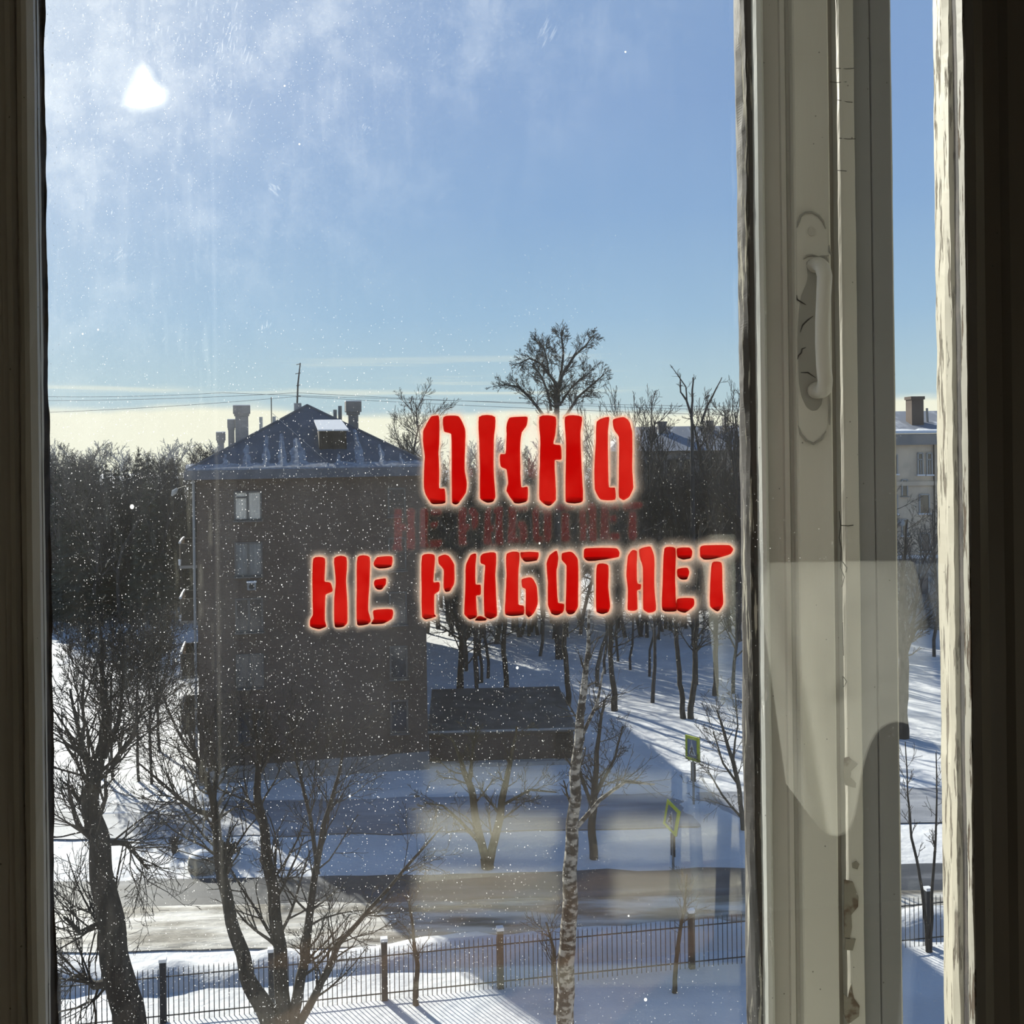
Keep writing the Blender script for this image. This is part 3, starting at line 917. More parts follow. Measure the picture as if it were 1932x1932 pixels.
HY = 0
for lab, org, sc, pieces in LET:
    allp = []
    mb = MB()
    hb = MB()
    thin, pool, mist = [], [], []
    seedl = hash(lab) % 97 if False else len(lab) * 7.3
    zs = []
    for pc in pieces:
        px = smooth_closed([(org[0] + a / sc, org[1] + b / sc) for a, b in pc], 4)
        px = [(a + 0.5 * noise.noise(Vector((a * 0.25, b * 0.25, 1))), b + 0.5 * noise.noise(Vector((a * 0.25, b * 0.25, 8)))) for a, b in px]
        N = outline_normals(px)
        n = len(px)
        ymax, ymin = max(q[1] for q in px), min(q[1] for q in px)
        inset = 3.4
        r0 = px
        r1 = [(px[i][0] - N[i].x * inset, px[i][1] - N[i].y * inset) for i in range(n)]
        b0 = len(mb.v)
        for ring, yy in ((r0, YP - 0.0001), (r1, YP - 0.0006)):
            for q in ring:
                mb.v.append(P(q[0], q[1], yy))
        pale = PALE.get(lab, 0.0)
        for q in r0:
            h = (q[1] - ymin) / (ymax - ymin)
            thin.append(min(1, 0.62 + pale))
            pool.append(1.0 if ymax - q[1] < 4 and pale < 0.3 else 0.0)
        for q in r1:
            h = (q[1] - ymin) / (ymax - ymin)
            up = max(0, 0.38 * (1 - h / 0.35)) if h < 0.35 else 0.0
            thin.append(min(1, pale + up))
            pool.append((0.6 if ymax - q[1] < 8 else 0.0) if pale < 0.3 else 0.0)
        for i in range(n):
            j = (i + 1) % n
            mb.face(b0 + i, b0 + j, b0 + n + j, b0 + n + i)
        for t in tessellate_polygon([[Vector((q[0], q[1], 0)) for q in r1]]):
            mb.face(*[b0 + n + i for i in t])
        for t in tessellate_polygon([[Vector((q[0], q[1], 0)) for q in r0]]):
            mb.face(*[b0 + i for i in reversed(t)])
        # overspray mist around the piece
        HY += 1
        yy = YP - 0.00001 - HY * 0.0000018
        c0 = len(hb.v)
        rings = [(-1.0, 1.0), (1.5, 0.95), (4.5, 0.66), (9.0, 0.32), (19.0, 0.0)]
        for off, al in rings:
            for i in range(n):
                k = 1.0 + 0.45 * noise.noise(Vector((px[i][0] * 0.03, px[i][1] * 0.03, 3)))
                k *= 0.75 + 0.5 * max(0.0, min(1.0, (px[i][0] - 560) / 800))     # heavier mist towards the last letters
                o_ = off * k if off > 0 else off
                hb.v.append(P(px[i][0] + N[i].x * o_, px[i][1] + N[i].y * o_, yy))
                mist.append(al)
        for r in range(len(rings) - 1):
            for i in range(n):
                j = (i + 1) % n
                hb.face(c0 + r * n + i, c0 + r * n + j, c0 + (r + 1) * n + j, c0 + (r + 1) * n + i)
    o = mb.build('letter', M['red'], None)
    for nm, dat in (('thin', thin), ('pool', pool)):
        at = o.data.attributes.new(nm, 'FLOAT', 'POINT')
        at.data.foreach_set('value', dat)
    o.parent = pane1
    o['label'] = 'red stencilled letter ' + lab
    h_ = hb.build('overspray', M['halo'], None)
    at = h_.data.attributes.new('mist', 'FLOAT', 'POINT')
    at.data.foreach_set('value', mist)
    h_.parent = pane1
    for q in (o, h_):
        q.matrix_parent_inverse = Matrix.Translation(win1.location).inverted() @ Matrix.Identity(4)
        q.matrix_parent_inverse = Matrix.Identity(4)

# painted reflection, scratches and drops on the panes
M['glare_and_marks'] = None
m_, t_ = new_mat('reflection_and_marks')
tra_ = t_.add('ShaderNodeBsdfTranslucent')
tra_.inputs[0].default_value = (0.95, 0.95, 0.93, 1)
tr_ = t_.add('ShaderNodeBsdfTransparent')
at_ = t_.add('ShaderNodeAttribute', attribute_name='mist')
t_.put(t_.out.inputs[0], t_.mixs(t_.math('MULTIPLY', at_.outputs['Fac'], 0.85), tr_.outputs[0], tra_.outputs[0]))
M['glare_and_marks'] = m_


def glare_and_marks(pts, y, parent, soft, core, name='reflection_and_marks'):
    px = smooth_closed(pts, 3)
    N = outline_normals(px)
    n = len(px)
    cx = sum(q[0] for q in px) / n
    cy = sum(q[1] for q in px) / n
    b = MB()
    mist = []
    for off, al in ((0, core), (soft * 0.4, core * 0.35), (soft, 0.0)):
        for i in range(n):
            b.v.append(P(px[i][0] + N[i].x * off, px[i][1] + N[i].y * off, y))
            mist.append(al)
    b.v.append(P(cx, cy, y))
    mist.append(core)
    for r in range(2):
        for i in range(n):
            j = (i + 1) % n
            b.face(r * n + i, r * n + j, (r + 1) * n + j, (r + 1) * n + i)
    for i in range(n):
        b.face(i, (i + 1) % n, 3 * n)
    o = b.build(name, M['glare_and_marks'], parent)
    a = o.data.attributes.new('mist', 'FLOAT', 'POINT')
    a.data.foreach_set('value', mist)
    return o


YS = 0.9278
glare_and_marks([(240, 195), (255, 160), (270, 128), (285, 155), (307, 176), (303, 192), (270, 200)], YS, pane2, 16, 0.6)['label'] = 'bright triangular reflection painted on the pane'  # pale mesh painted in for a sunlit reflection between the panes
glare_and_marks([(175, 105), (215, 95), (262, 112), (250, 180), (180, 196)], YS - 0.0002, pane2, 16, 0.05)  # fainter part of the same painted reflection
rs_ = random.Random(77)
b_ = MB()
mist_ = []


def scratch(x, y, L, ang, w_, al):
    n0 = len(b_.v)
    dx, dy = math.sin(ang), -math.cos(ang)
    for t in (0.0, 0.25, 0.5, 0.75, 1.0):
        wob = rs_.uniform(-0.8, 0.8)
        ww = w_ * (0.3 + 0.7 * math.sin(math.pi * min(0.95, t + 0.05)))
        for sd, a in ((-1.6, 0.0), (0, al), (1.6, 0.0)):
            b_.v.append(P(x + dx * L * t + wob - dy * ww * sd, y + dy * L * t + dx * ww * sd, YS - 0.0001))
            mist_.append(a * (0.4 + 0.6 * math.sin(math.pi * t)))
    for k in range(4):
        for c in (0, 1):
            b_.face(n0 + k * 3 + c, n0 + k * 3 + c + 1, n0 + k * 3 + 4 + c, n0 + k * 3 + 3 + c)


def cluster(cx, cy, sx, sy, n, L, ang, al, w_=1.0):
    for _ in range(n):
        scratch(rs_.gauss(cx, sx), rs_.gauss(cy, sy), L * rs_.uniform(0.4, 1.3), ang + rs_.uniform(-0.15, 0.15), w_ * rs_.uniform(0.6, 1.4), al * rs_.uniform(0.4, 1.2))


cluster(430, 110, 25, 60, 40, 22, 0.25, 0.22)
cluster(330, 60, 60, 40, 45, 14, 0.15, 0.25)
cluster(140, 120, 35, 90, 60, 8, 0.3, 0.3)
cluster(250, 260, 60, 60, 60, 7, 0.5, 0.25)
cluster(515, 352, 8, 5, 12, 16, 2.4, 0.16, 1.6)
cluster(222, 486, 10, 8, 12, 16, 0.8, 0.12, 1.6)
cluster(400, 160, 14, 10, 16, 8, 0.4, 0.2)
cluster(1026, 72, 8, 12, 14, 24, 0.5, 0.10, 1.6)
cluster(690, 242, 7, 5, 8, 8, 0.6, 0.2)
cluster(505, 620, 4, 6, 8, 9, 0.2, 0.25)
cluster(800, 70, 60, 25, 14, 14, 0.4, 0.05, 2.0)
cluster(880, 110, 60, 15, 14, 16, 0.9, 0.05, 2.0)
cluster(300, 1000, 160, 300, 60, 9, 0.4, 0.12)
o_ = b_.build('scratches', M['glare_and_marks'], pane2, fixn=False)
o_['kind'] = 'stuff'
o_['label'] = 'fine sun-lit scratches and wipe marks on the grimy pane'
a_ = o_.data.attributes.new('mist', 'FLOAT', 'POINT')
a_.data.foreach_set('value', mist_)
for x, y, r in ((249, 956, 3.5), (1018, 1025, 1.2), (976, 1260, 2), (1180, 98, 1.2), (1186, 1728, 1.2), (156, 630, 1.1), (185, 622, 1.1), (537, 162, 1.2), (565, 272, 1.2), (1218, 1886, 2.5), (660, 1502, 1.5)):
    glare_and_marks([(x + r * math.cos(a), y + 1.2 * r * math.sin(a)) for a in (0, 1.05, 2.1, 3.14, 4.19, 5.24)], 0.6934, pane1, 1.0, 1.0, 'paint_drop')
for o in list(pane2.children) + list(pane1.children):
    o.matrix_parent_inverse = (Matrix.Translation(pane1.parent.location).inverted() if o.parent is pane1 else Matrix.Translation(pane2.parent.location).inverted())
for pn in (pane1, pane2, handle, bead3):
    root = pn.parent
    if pn is handle:
        pn.matrix_parent_inverse = Matrix.Translation(root.location).inverted()
    for c in pn.children:
        c.matrix_parent_inverse = Matrix.Identity(4)

# ================================================================== OUTDOORS
rng = random.Random(11)


def ghash(x, y):
    return noise.noise(Vector((x * 0.12, y * 0.12, 0))) * 0.22 + noise.noise(Vector((x * 0.6, y * 0.6, 4))) * 0.05


ROADS = [(44.6, 49.6), (34.6, 40.2)]


def gz(x, y):
    h = ghash(x, y)
    k = 1.0
    for a, b in ROADS:
        e = max(a - y, y - b, 0)
        k = min(k, min(1, e / 1.2))
    far = max(0, (y - 140) / 300)
    return min(h, 0.3) * k + 0.02 * k + far * 0


# ground: fine grid near, coarse far
g = MB()
xs = [-260, -160, -110] + [-80 + i * 1.0 for i in range(161)] + [110, 160, 260]
ys = [1.5, 6, 12, 18] + [22 + i * 0.7 for i in range(60)] + [65 + i * 2.5 for i in range(40)] + [170, 190, 220, 260, 320, 420, 600]
for y in ys:
    for x in xs:
        g.v.append(Vector((x, y, gz(x, y) if 20 < y < 165 and abs(x) <= 80 else 0.0)))
nx = len(xs)
for j in range(len(ys) - 1):
    for i in range(nx - 1):
        g.face(j * nx + i, j * nx + i + 1, (j + 1) * nx + i + 1, (j + 1) * nx + i)
tag(g.build('ground', M['snow'], smooth=True, fixn=False), 'snow-covered ground of the courtyard', kind='structure')


def strip(name, mat, y0, y1, x0, x1, tilt, z, label, seed):
    b = MB()
    n = 90
    rows = 9
    for j in range(rows):
        for i in range(n + 1):
            x = x0 + (x1 - x0) * i / n
            t = j / (rows - 1)
            yy = y0 + (y1 - y0) * t + tilt * x
            if j in (0, rows - 1):
                yy += 0.35 * noise.noise(Vector((x * 0.5, seed + j, 0)))
            zz = z + 0.05 * noise.noise(Vector((x * 0.15, yy * 2.2, seed))) if 0 < j < rows - 1 else z - 0.05
            b.v.append(Vector((x, yy, zz)))
    for j in range(rows - 1):
        for i in range(n):
            b.face(j * (n + 1) + i, j * (n + 1) + i + 1, (j + 1) * (n + 1) + i + 1, (j + 1) * (n + 1) + i)
    return tag(b.build(name, mat, smooth=True, fixn=False), label, kind='structure')


strip('road', M['packed'], 44.8, 49.2, -70, 60, 0.02, 0.10, 'packed-snow street running past the brick house', 3)
M['dark_surface'] = basic('dark_lane_surface', (0.055, 0.058, 0.065), (0.16, 0.165, 0.18), 0.6, 0.5, stretch=(0.3, 1.5, 1), bump=0.04, lo=0.45, hi=0.75)  # darker mottled tone than the slush lane
strip('dark_lane', M['dark_surface'], 38.0, 40.4, -50, 50, 0.02, 0.13, 'dark lane along the far side of the slush', 6)
strip('service_road', M['slush'], 34.8, 38.4, -50, 50, 0.02, 0.10, 'slushy brown lane in front of the fence', 5)


def ridge(name, pts, wdt, hgt, label, seed, cat='snowbank'):
    b = MB()
    n = 12 * (len(pts) - 1)
    K = 7
    path = []
    for i in range(len(pts) - 1):
        for s in range(12):
            path.append(Vector(pts[i]).lerp(Vector(pts[i + 1]), s / 12))
    path.append(Vector(pts[-1]))
    for i, p in enumerate(path):
        t = (path[min(i + 1, len(path) - 1)] - path[max(i - 1, 0)]).normalized()
        nrm = Vector((-t.y, t.x, 0))
        for k in range(K):
            u = k / (K - 1) * 2 - 1
            hh = hgt * (0.75 + 0.6 * noise.noise(Vector((p.x * 0.6, p.y * 0.6, seed)))) * (1 - u * u)
            q = p + nrm * u * wdt
            b.v.append(Vector((q.x, q.y, hh - 0.06 + 0.06 * noise.noise(Vector((q.x * 2, q.y * 2, seed))))))
    for i in range(len(path) - 1):
        for k in range(K - 1):
            b.face(i * K + k, i * K + k + 1, (i + 1) * K + k + 1, (i + 1) * K + k)
    return tag(b.build(name, M['snow'], smooth=True, fixn=False), label, cat)


ridge('snowbank', [G(-100, 1850), G(300, 1850), G(700, 1815), G(1100, 1790), G(1450, 1760), G(1900, 1740)], 1.0, 0.75, 'ploughed snowbank behind the iron fence', 2)
ridge('snowbank', [G(-150, 1545), G(200, 1538), G(380, 1530), G(480, 1524)], 0.35, 0.22, 'thin white snow ridge along the middle of the street left', 7)
ridge('snowbank', [G(1080, 1368), G(1200, 1450), G(1310, 1520), G(1420, 1595), G(1600, 1700)], 1.3, 0.35, 'bright trodden snow path running diagonally past the crossing sign', 9)
ridge('snowbank', [G(1650, 1250), G(1750, 1272), G(1850, 1290)], 1.2, 0.4, 'snowbank before the beige house', 12)
ridge('snowbank', [G(700, 1500), G(850, 1490), G(1000, 1478), G(1100, 1470)], 0.6, 0.35, 'low shaded snow ridge on the near side of the annex', 15)


# ------------------------------------------------------------------ brick house
BA = math.radians(13)
BW, BL = 10.7, 46.0
BO = Vector((PX(370, 51.0) - 0.02, 51.0, 0))
house = thing('apartment_house', 'dark brown brick apartment house with snow-streaked hipped metal roof', 'building', BO)
house.rotation_euler = (0, 0, BA)
EZ = 14.75


def hp(mb, name, mat, parent=house, label=None, smooth=False):
    o = mb.build(name, mat, parent, smooth)
    if label:
        o['label'] = label
    return o


hp(MB().box(0, BW, 0, BL, -0.3, EZ), 'wall', M['brick'])
hp(MB().box(-0.06, BW + 0.06, -0.06, BL + 0.06, -0.3, 0.9), 'plinth', M['plaster_grey'])
OV = 0.45
RZ = 17.95
AP, AQ = 5.5, BL - 5.5
r = MB()
e0, e1 = Vector((-OV, -OV, EZ)), Vector((BW + OV, -OV, EZ))
e2, e3 = Vector((BW + OV, BL + OV, EZ)), Vector((-OV, BL + OV, EZ))
a0, a1 = Vector((BW / 2, AP, RZ)), Vector((BW / 2, AQ, RZ))
r.v = [e0, e1, e2, e3, a0, a1]
for f_ in ((0, 1, 4), (1, 2, 5, 4), (2, 3, 5), (3, 0, 4, 5), (3, 2, 1, 0)):
    r.face(*f_)
roof = hp(r, 'roof', M['roof_metal'])
hp(MB().box(-OV - 0.05, BW + OV + 0.05, -OV - 0.05, BL + OV + 0.05, EZ - 0.42, EZ + 0.02), 'eaves_fascia', M['roof_metal'])


def on_hip(u, s, lift=0.03):
    """point on the front hip: u across, s 0 (eave) .. 1 (apex height)"""
    return Vector((u, -OV + (AP + OV) * s, EZ + (RZ - EZ) * s + lift))


for u, w_, s0, s1 in ((1.3, .16, .03, .22), (2.3, .22, .03, .36), (3.2, .22, .03, .50), (3.95, .24, .03, .52), (4.7, .45, .03, .45), (6.6, .16, .03, .20), (7.6, .24, .03, .58), (8.7, .18, .03, .34), (9.6, .14, .03, .2)):
    b = MB()
    n = 10
    for k in range(n + 1):
        s = s0 + (s1 - s0) * k / n
        ww = w_ * (1.3 - 0.9 * k / n) * (0.8 + 0.5 * noise.noise(Vector((u, k * 0.8, 2))))
        sh = 0.06 * noise.noise(Vector((u, k * 0.5, 7)))
        for dx, lf in ((-ww, 0.005), (0, 0.05), (ww, 0.005)):
            b.v.append(on_hip(u + dx + sh, s, lf))
    for k in range(n):
        for c in (0, 1):
            b.face(k * 3 + c, k * 3 + c + 1, k * 3 + 4 + c, k * 3 + 3 + c)
    hp(b, 'snow_streak', M['snow_thin'], roof)
b = MB()
n = 40
for k in range(n + 1):
    u = -OV + (BW + 2 * OV) * k / n
    hgt = 0.05 + 0.035 * (1 + noise.noise(Vector((k * 0.5, 0, 3))))
    for s, lf in ((0.0, 0.0), (0.01, 0.06), (hgt, 0.01)):
        b.v.append(on_hip(u, s, lf))
for k in range(n):
    for c in (0, 1):
        b.face(k * 3 + c, k * 3 + 3 + c, k * 3 + 4 + c, k * 3 + c + 1)
hp(b, 'snow_streak', M['snow_thin'], roof, 'snow lying along the front eave')
# snow on the sun-side slope
b = MB()
for k in range(31):
    y = -OV + (BL + 2 * OV) * k / 30
    smax = min(1, (y + OV) / (AP + OV), (BL + OV - y) / (AP + OV)) * 0.97
    for s in (0.01, 0.5, 1.0):
        ss = s * smax
        b.v.append(Vector((-OV + (BW / 2 + OV) * ss, y, EZ + (RZ - EZ) * ss + 0.05)))
for k in range(30):
    for c in (0, 1):
        b.face(k * 3 + c, k * 3 + c + 1, k * 3 + 4 + c, k * 3 + 3 + c)
hp(b, 'snow_sheet', M['snow_cap'], roof, 'snow lying on the sunlit left slope')
for p, q in ((e0, a0), (e1, a0), (a0, a1)):
    hp(MB().tube([p + Vector((0, 0, .02)), q + Vector((0, 0, .02))], 0.05, 6, True), 'ridge_seam', M['roof_metal'], roof)
# dormer
dm = link('dormer', None, house)
dm['label'] = 'dark open dormer with a pale tilted lid'
d0, d1 = 5.73, 7.05
yf = 1.2
zb = EZ + (RZ - EZ) * (yf + OV) / (AP + OV)
hp(MB().box(d0, d1, yf + 0.05, yf + 1.9, zb - 0.3, zb + 0.92), 'dormer_box', M['dark_open'], dm)
lid = MB()
lid.quad((d0 - 0.15, yf + 1.9, zb + 1.50), (d1 - 0.12, yf + 1.9, zb + 1.50), (d1 + 0.10, yf - 0.10, zb + 0.98), (d0 - 0.06, yf - 0.10, zb + 0.98))
lid.quad((d0 - 0.15, yf + 1.9, zb + 1.43), (d1 - 0.12, yf + 1.9, zb + 1.43), (d1 + 0.10, yf - 0.10, zb + 0.91), (d0 - 0.06, yf - 0.10, zb + 0.91))
for i in range(4):
    lid.face(i, (i + 1) % 4, 4 + (i + 1) % 4, 4 + i)
hp(lid, 'dormer_lid', M['snow_cap'], dm)
for xx in (d0 + 0.05, (d0 + d1) / 2, d1 - 0.12):
    hp(MB().box(xx, xx + 0.07, yf - 0.02, yf + 0.06, zb, zb + 0.9), 'dormer_post', M['dark_open'], dm)


def roof_z(u, v):
    s = min((u + OV) / (BW / 2 + OV), (BW + OV - u) / (BW / 2 + OV), (v + OV) / (AP + OV))
    return EZ + (RZ - EZ) * max(0, min(1, s))


def chimney(u, v, w_, d_, top, cap, label):
    c = link('chimney', None, house)
    c['label'] = label
    z = roof_z(u, v) - 0.4
    hp(MB().box(u - w_ / 2, u + w_ / 2, v - d_ / 2, v + d_ / 2, z, top - 0.45), 'shaft', M['brick_chimney'], c)
    k = MB().box(u - w_ / 2 - cap, u + w_ / 2 + cap, v - d_ / 2 - cap, v + d_ / 2 + cap, top - 0.55, top)
    k.box(u - w_ / 2 - cap * .5, u + w_ / 2 + cap * .5, v - d_ / 2 - cap * .5, v + d_ / 2 + cap * .5, top - 0.7, top - 0.55)
    hp(k, 'cap', M['brick_chimney'], c)
    hp(MB().box(u - w_ / 2 - cap, u + w_ / 2 + cap, v - d_ / 2 - cap, v + d_ / 2 + cap, top, top + 0.05), 'snow_cap', M['snow_cap'], c)


chimney(1.75, 24, 0.85, 1.2, 18.55, 0.14, 'tall capped chimney left of the roof')
chimney(1.05, 24, 0.40, 0.8, 17.6, 0.05, 'lower chimney stub leaning on the tall one')
chimney(0.35, 24, 0.40, 0.8, 16.75, 0.1, 'smallest chimney stub at the left')
chimney(7.8, 6.2, 0.50, 0.6, 18.15, 0.16, 'slim capped chimney right of the dormer')
for u, v, z in ((3.0, 14, 17.55), (3.75, 13, 17.55), (6.9, 7, 17.75), (7.15, 6.8, 17.95)):
    hp(MB().tube([(u, v, roof_z(u, v) - 0.2), (u, v, z)], 0.10, 8, True), 'vent_pipe', M['steel'])
ant = link('antenna_mast', None, house)
ant['label'] = 'thin antenna mast on the ridge'
hp(MB().tube([(4.9, 8, 17.6), (4.98, 8, 19.2), (5.12, 8, 20.35)], [0.05, 0.045, 0.03], 6, True), 'mast', M['iron'], ant)
for zz, L in ((20.25, .14), (19.75, .2), (19.1, .16), (18.5, .2)):
    hp(MB().tube([(5.05 - L, 8, zz), (5.05 + L * .4, 8, zz + .05)], 0.022, 5, True), 'dipole', M['iron'], ant)
hp(MB().box(4.75, 5.15, 7.9, 8.1, 17.7, 18.15), 'amplifier_box', M['steel'], ant)
hp(MB().tube([(3.55, 8.5, 17.0), (3.55, 8.5, 18.5)], 0.03, 5, True), 'vent_pipe', M['iron'])
hp(MB().tube([(3.55, 4.0, 17.5), (6.0, 0.2, 15.1)], 0.012, 4), 'guy_wire', M['win_white'])

# windows of the end wall
for row in range(5):
    z0 = EZ - 1.05 - 1.28 - row * 2.62
    for u, wd, kind in ((1.75, 1.15, 0), (8.95, 0.75, 1)):
        wn = link('house_window', None, house)
        lit = (kind == 0 and row < 2)
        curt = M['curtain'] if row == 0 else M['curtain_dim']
        if kind == 0 and row == 0:
            wn['label'] = 'top floor window with pale curtains and dark sill'
        zt = z0 + (1.28 if row == 0 else 1.5)
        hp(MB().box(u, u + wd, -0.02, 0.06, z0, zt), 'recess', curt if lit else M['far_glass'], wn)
        fr = MB()
        fr.box(u - 0.06, u + 0.02, -0.05, 0.0, z0 - 0.04, zt + 0.04).box(u + wd - 0.02, u + wd + 0.06, -0.05, 0.0, z0 - 0.04, zt + 0.04)
        fr.box(u, u + wd, -0.05, 0.0, zt - 0.03, zt + 0.05).box(u, u + wd, -0.05, 0.0, z0 - 0.04, z0 + 0.03)
        if kind == 0:
            fr.box(u + wd * .44, u + wd * .54, -0.05, 0.0, z0, zt)
            if row == 0:
                fr.box(u, u + wd * .46, -0.05, 0.0, zt - 0.28, zt - 0.2)
        hp(fr, 'frame', M['win_frame'], wn)
        hp(MB().box(u - 0.1, u + wd + 0.1, -0.2, 0.02, z0 - 0.12, z0 - 0.05), 'sill', M['win_frame'], wn)
ac = link('air_conditioner', None, house)
hp(MB().box(2.25, 2.65, -0.32, -0.02, EZ - 5.62, EZ - 5.27), 'case', M['steel'], ac)
hp(MB().tube([(2.45, -0.325, EZ - 5.45), (2.45, -0.34, EZ - 5.45)], 0.13, 12, True), 'fan_guard', M['iron'], ac)
hp(MB().box(2.22, 2.68, -0.34, -0.02, EZ - 5.27, EZ - 5.21), 'snow_cap', M['snow_cap'], ac)
# balconies on the sunlit left side
for row in range(1, 5):
    z0 = EZ - 1.9 - row * 2.62
    for v0 in (1.2,):
        bl = link('balcony', None, house)
        hp(MB().box(-0.88, 0, v0, v0 + 3.0, z0 - 0.14, z0), 'slab', M['plaster_grey'], bl)
        hp(MB().box(-0.88, -0.82, v0, v0 + 3.0, z0, z0 + 1.05), 'front_panel', M['plaster'], bl)
        for vv in (v0, v0 + 2.95):
            hp(MB().box(-0.88, 0, vv, vv + 0.05, z0, z0 + 1.05), 'side_panel', M['dark_open'], bl)
        hp(MB().tube([(-0.85, v0 + 0.02, z0 + 1.09), (-0.85, v0 + 1.5, z0 + 1.12), (-0.85, v0 + 3.0, z0 + 1.08)], 0.07, 6, True), 'snow_cap', M['snow_cap'], bl)
        hp(MB().tube([(-0.86, v0 - 0.03, z0 + 0.02), (-0.85, v0 - 0.03, z0 + 0.3)], [0.05, 0.07], 6, True), 'icicle', M['snow_cap'], bl)
wl = link('wall_lamp', None, house)
hp(MB().tube([(0.0, 0.3, EZ - 0.75), (-0.5, 0.2, EZ - 0.72), (-0.9, 0.2, EZ - 0.85)], 0.025, 5), 'arm', M['iron'], wl)
hp(MB().tube([(-0.85, 0.2, EZ - 0.82), (-1.0, 0.15, EZ - 0.98), (-1.1, 0.1, EZ - 1.15)], [0.06, 0.14, 0.04], 7, True), 'lamp_head', M['win_white'], wl)
hp(MB().tube([(-0.12, -0.08, EZ - 0.4), (-0.12, -0.08, 0.2)], 0.06, 6), 'drainpipe', M['steel'], house, 'drainpipe down the left corner')

# low annex in front of the brick house, right
annex = thing('brick_annex', 'low flat brown annex with pale roof edges right of the brick house', 'building', (-1.0, 54.6, 0))
ab = MB().box(-3.3, 3.9, 0, 9, -0.2, 1.45)
ab.build('wall', M['brick'], annex)
MB().box(-3.35, 4.05, -0.2, 9.2, 1.45, 1.6).build('roof', M['annex_roof'], annex)
MB().box(-3.35, 4.05, -0.23, -0.15, 1.55, 1.64).build('roof_edge', M['win_white'], annex)
MB().box(-3.3, 4.0, -0.5, -0.05, -0.1, 0.1).build('kerb', M['win_white'], annex)
MB().box(3.0, 3.7, -0.12, 0.05, 0.0, 1.35).build('door', M['dark_open'], annex)
annex.rotation_euler = (0, 0, math.radians(3))

# ------------------------------------------------------------------ beige house in the right gap
D3 = 90.0
S3 = D3 / F
bx = thing('beige_house', 'beige plastered four-storey house with snowy roof seen right of the post', 'building', (36.0, D3, 0))


def X3(px, py=900):
    return P(px, py, D3).x - 36.0


def Z3(px, py):
    return P(px, py, D3).z


xl, xr3 = X3(1560), X3(1990)
zt = Z3(1735, 838)
zm = Z3(1735, 1050)
MB().box(xl, xr3, 0, 14, zm, zt).build('wall', M['plaster'], bx)
MB().box(xl - 0.02, xr3, -0.05, 14, -0.3, zm).build('lower_wall', M['plaster_grey'], bx)
MB().box(xl - 0.3, xr3 + 0.3, -0.45, 14.4, zt - 0.05, Z3(1735, 818)).build('cornice', M['plaster_grey'], bx)
rf = MB()
ze, zr = Z3(1735, 817), Z3(1735, 772)
rf.v = [Vector(q) for q in ((xl - .4, -.6, ze), (xr3 + .4, -.6, ze), (xr3 + .4, 14.6, ze), (xl - .4, 14.6, ze), (xl + 2, 7, zr), (xr3 - 2, 7, zr))]
for f_ in ((0, 1, 5, 4), (1, 2, 5), (2, 3, 4, 5), (3, 0, 4), (3, 2, 1, 0)):
    rf.face(*f_)
rf3 = rf.build('roof', M['roof_grey'], bx)
sb = MB()
for k in range(41):
    x = xl - .4 + (xr3 - xl + .8) * k / 40
    for s, l in ((0.0, 0.0), (0.02, 0.16), (0.16 + 0.1 * noise.noise(Vector((k * .6, 1, 1))), 0.03)):
        sb.v.append(Vector((x, -.6 + 7.6 * s, ze + (zr - ze) * s + l)))
for k in range(40):
    for c in (0, 1):
        sb.face(k * 3 + c, k * 3 + 3 + c, k * 3 + 4 + c, k * 3 + c + 1)
sb.build('snow_edge', M['snow_cap'], rf3)
ch = link('chimney', None, bx)
cx0, cx1 = X3(1737, 770), X3(1760, 770)
MB().box(cx0, cx1, 2.0, 3.4, ze, Z3(1748, 752)).build('shaft', M['brick'], ch)
MB().box(cx0 - .08, cx1 + .08, 1.9, 3.5, Z3(1748, 752), Z3(1748, 746)).build('cap', M['brick'], ch)
MB().tube([(X3(1777, 780), 3, ze), (X3(1775, 780), 3, Z3(1775, 768))], 0.1, 6, True).build('vent_pipe', M['steel'], bx)


def win3b(x0, x1, y0, y1, snow=True, transom=False):
    wn = link('house_window', None, bx)
    a, b = X3(x0, y0), X3(x1, y0)
    za, zb_ = Z3(x0, y1), Z3(x0, y0)
    MB().box(a, b, -0.10, 0.05, za, zb_).build('glass', M['far_glass'], wn)
    fr = MB().box(a - .05, a + .05, -0.16, 0, za, zb_).box(b - .05, b + .05, -0.16, 0, za, zb_).box(a, b, -.16, 0, zb_ - .05, zb_ + .05)
    if transom:
        fr.box(a, b, -.16, 0, zb_ - (zb_ - za) * .33, zb_ - (zb_ - za) * .27)
        fr.box((a + b) / 2 - .03, (a + b) / 2 + .03, -.16, 0, za, zb_ - (zb_ - za) * .3)
    fr.build('frame', M['win_white'], wn)
    MB().box(a - .12, b + .12, -.3, 0, za - .12, za - (0.0 if snow else .06)).build('sill', M['snow_cap'] if snow else M['plaster_grey'], wn)


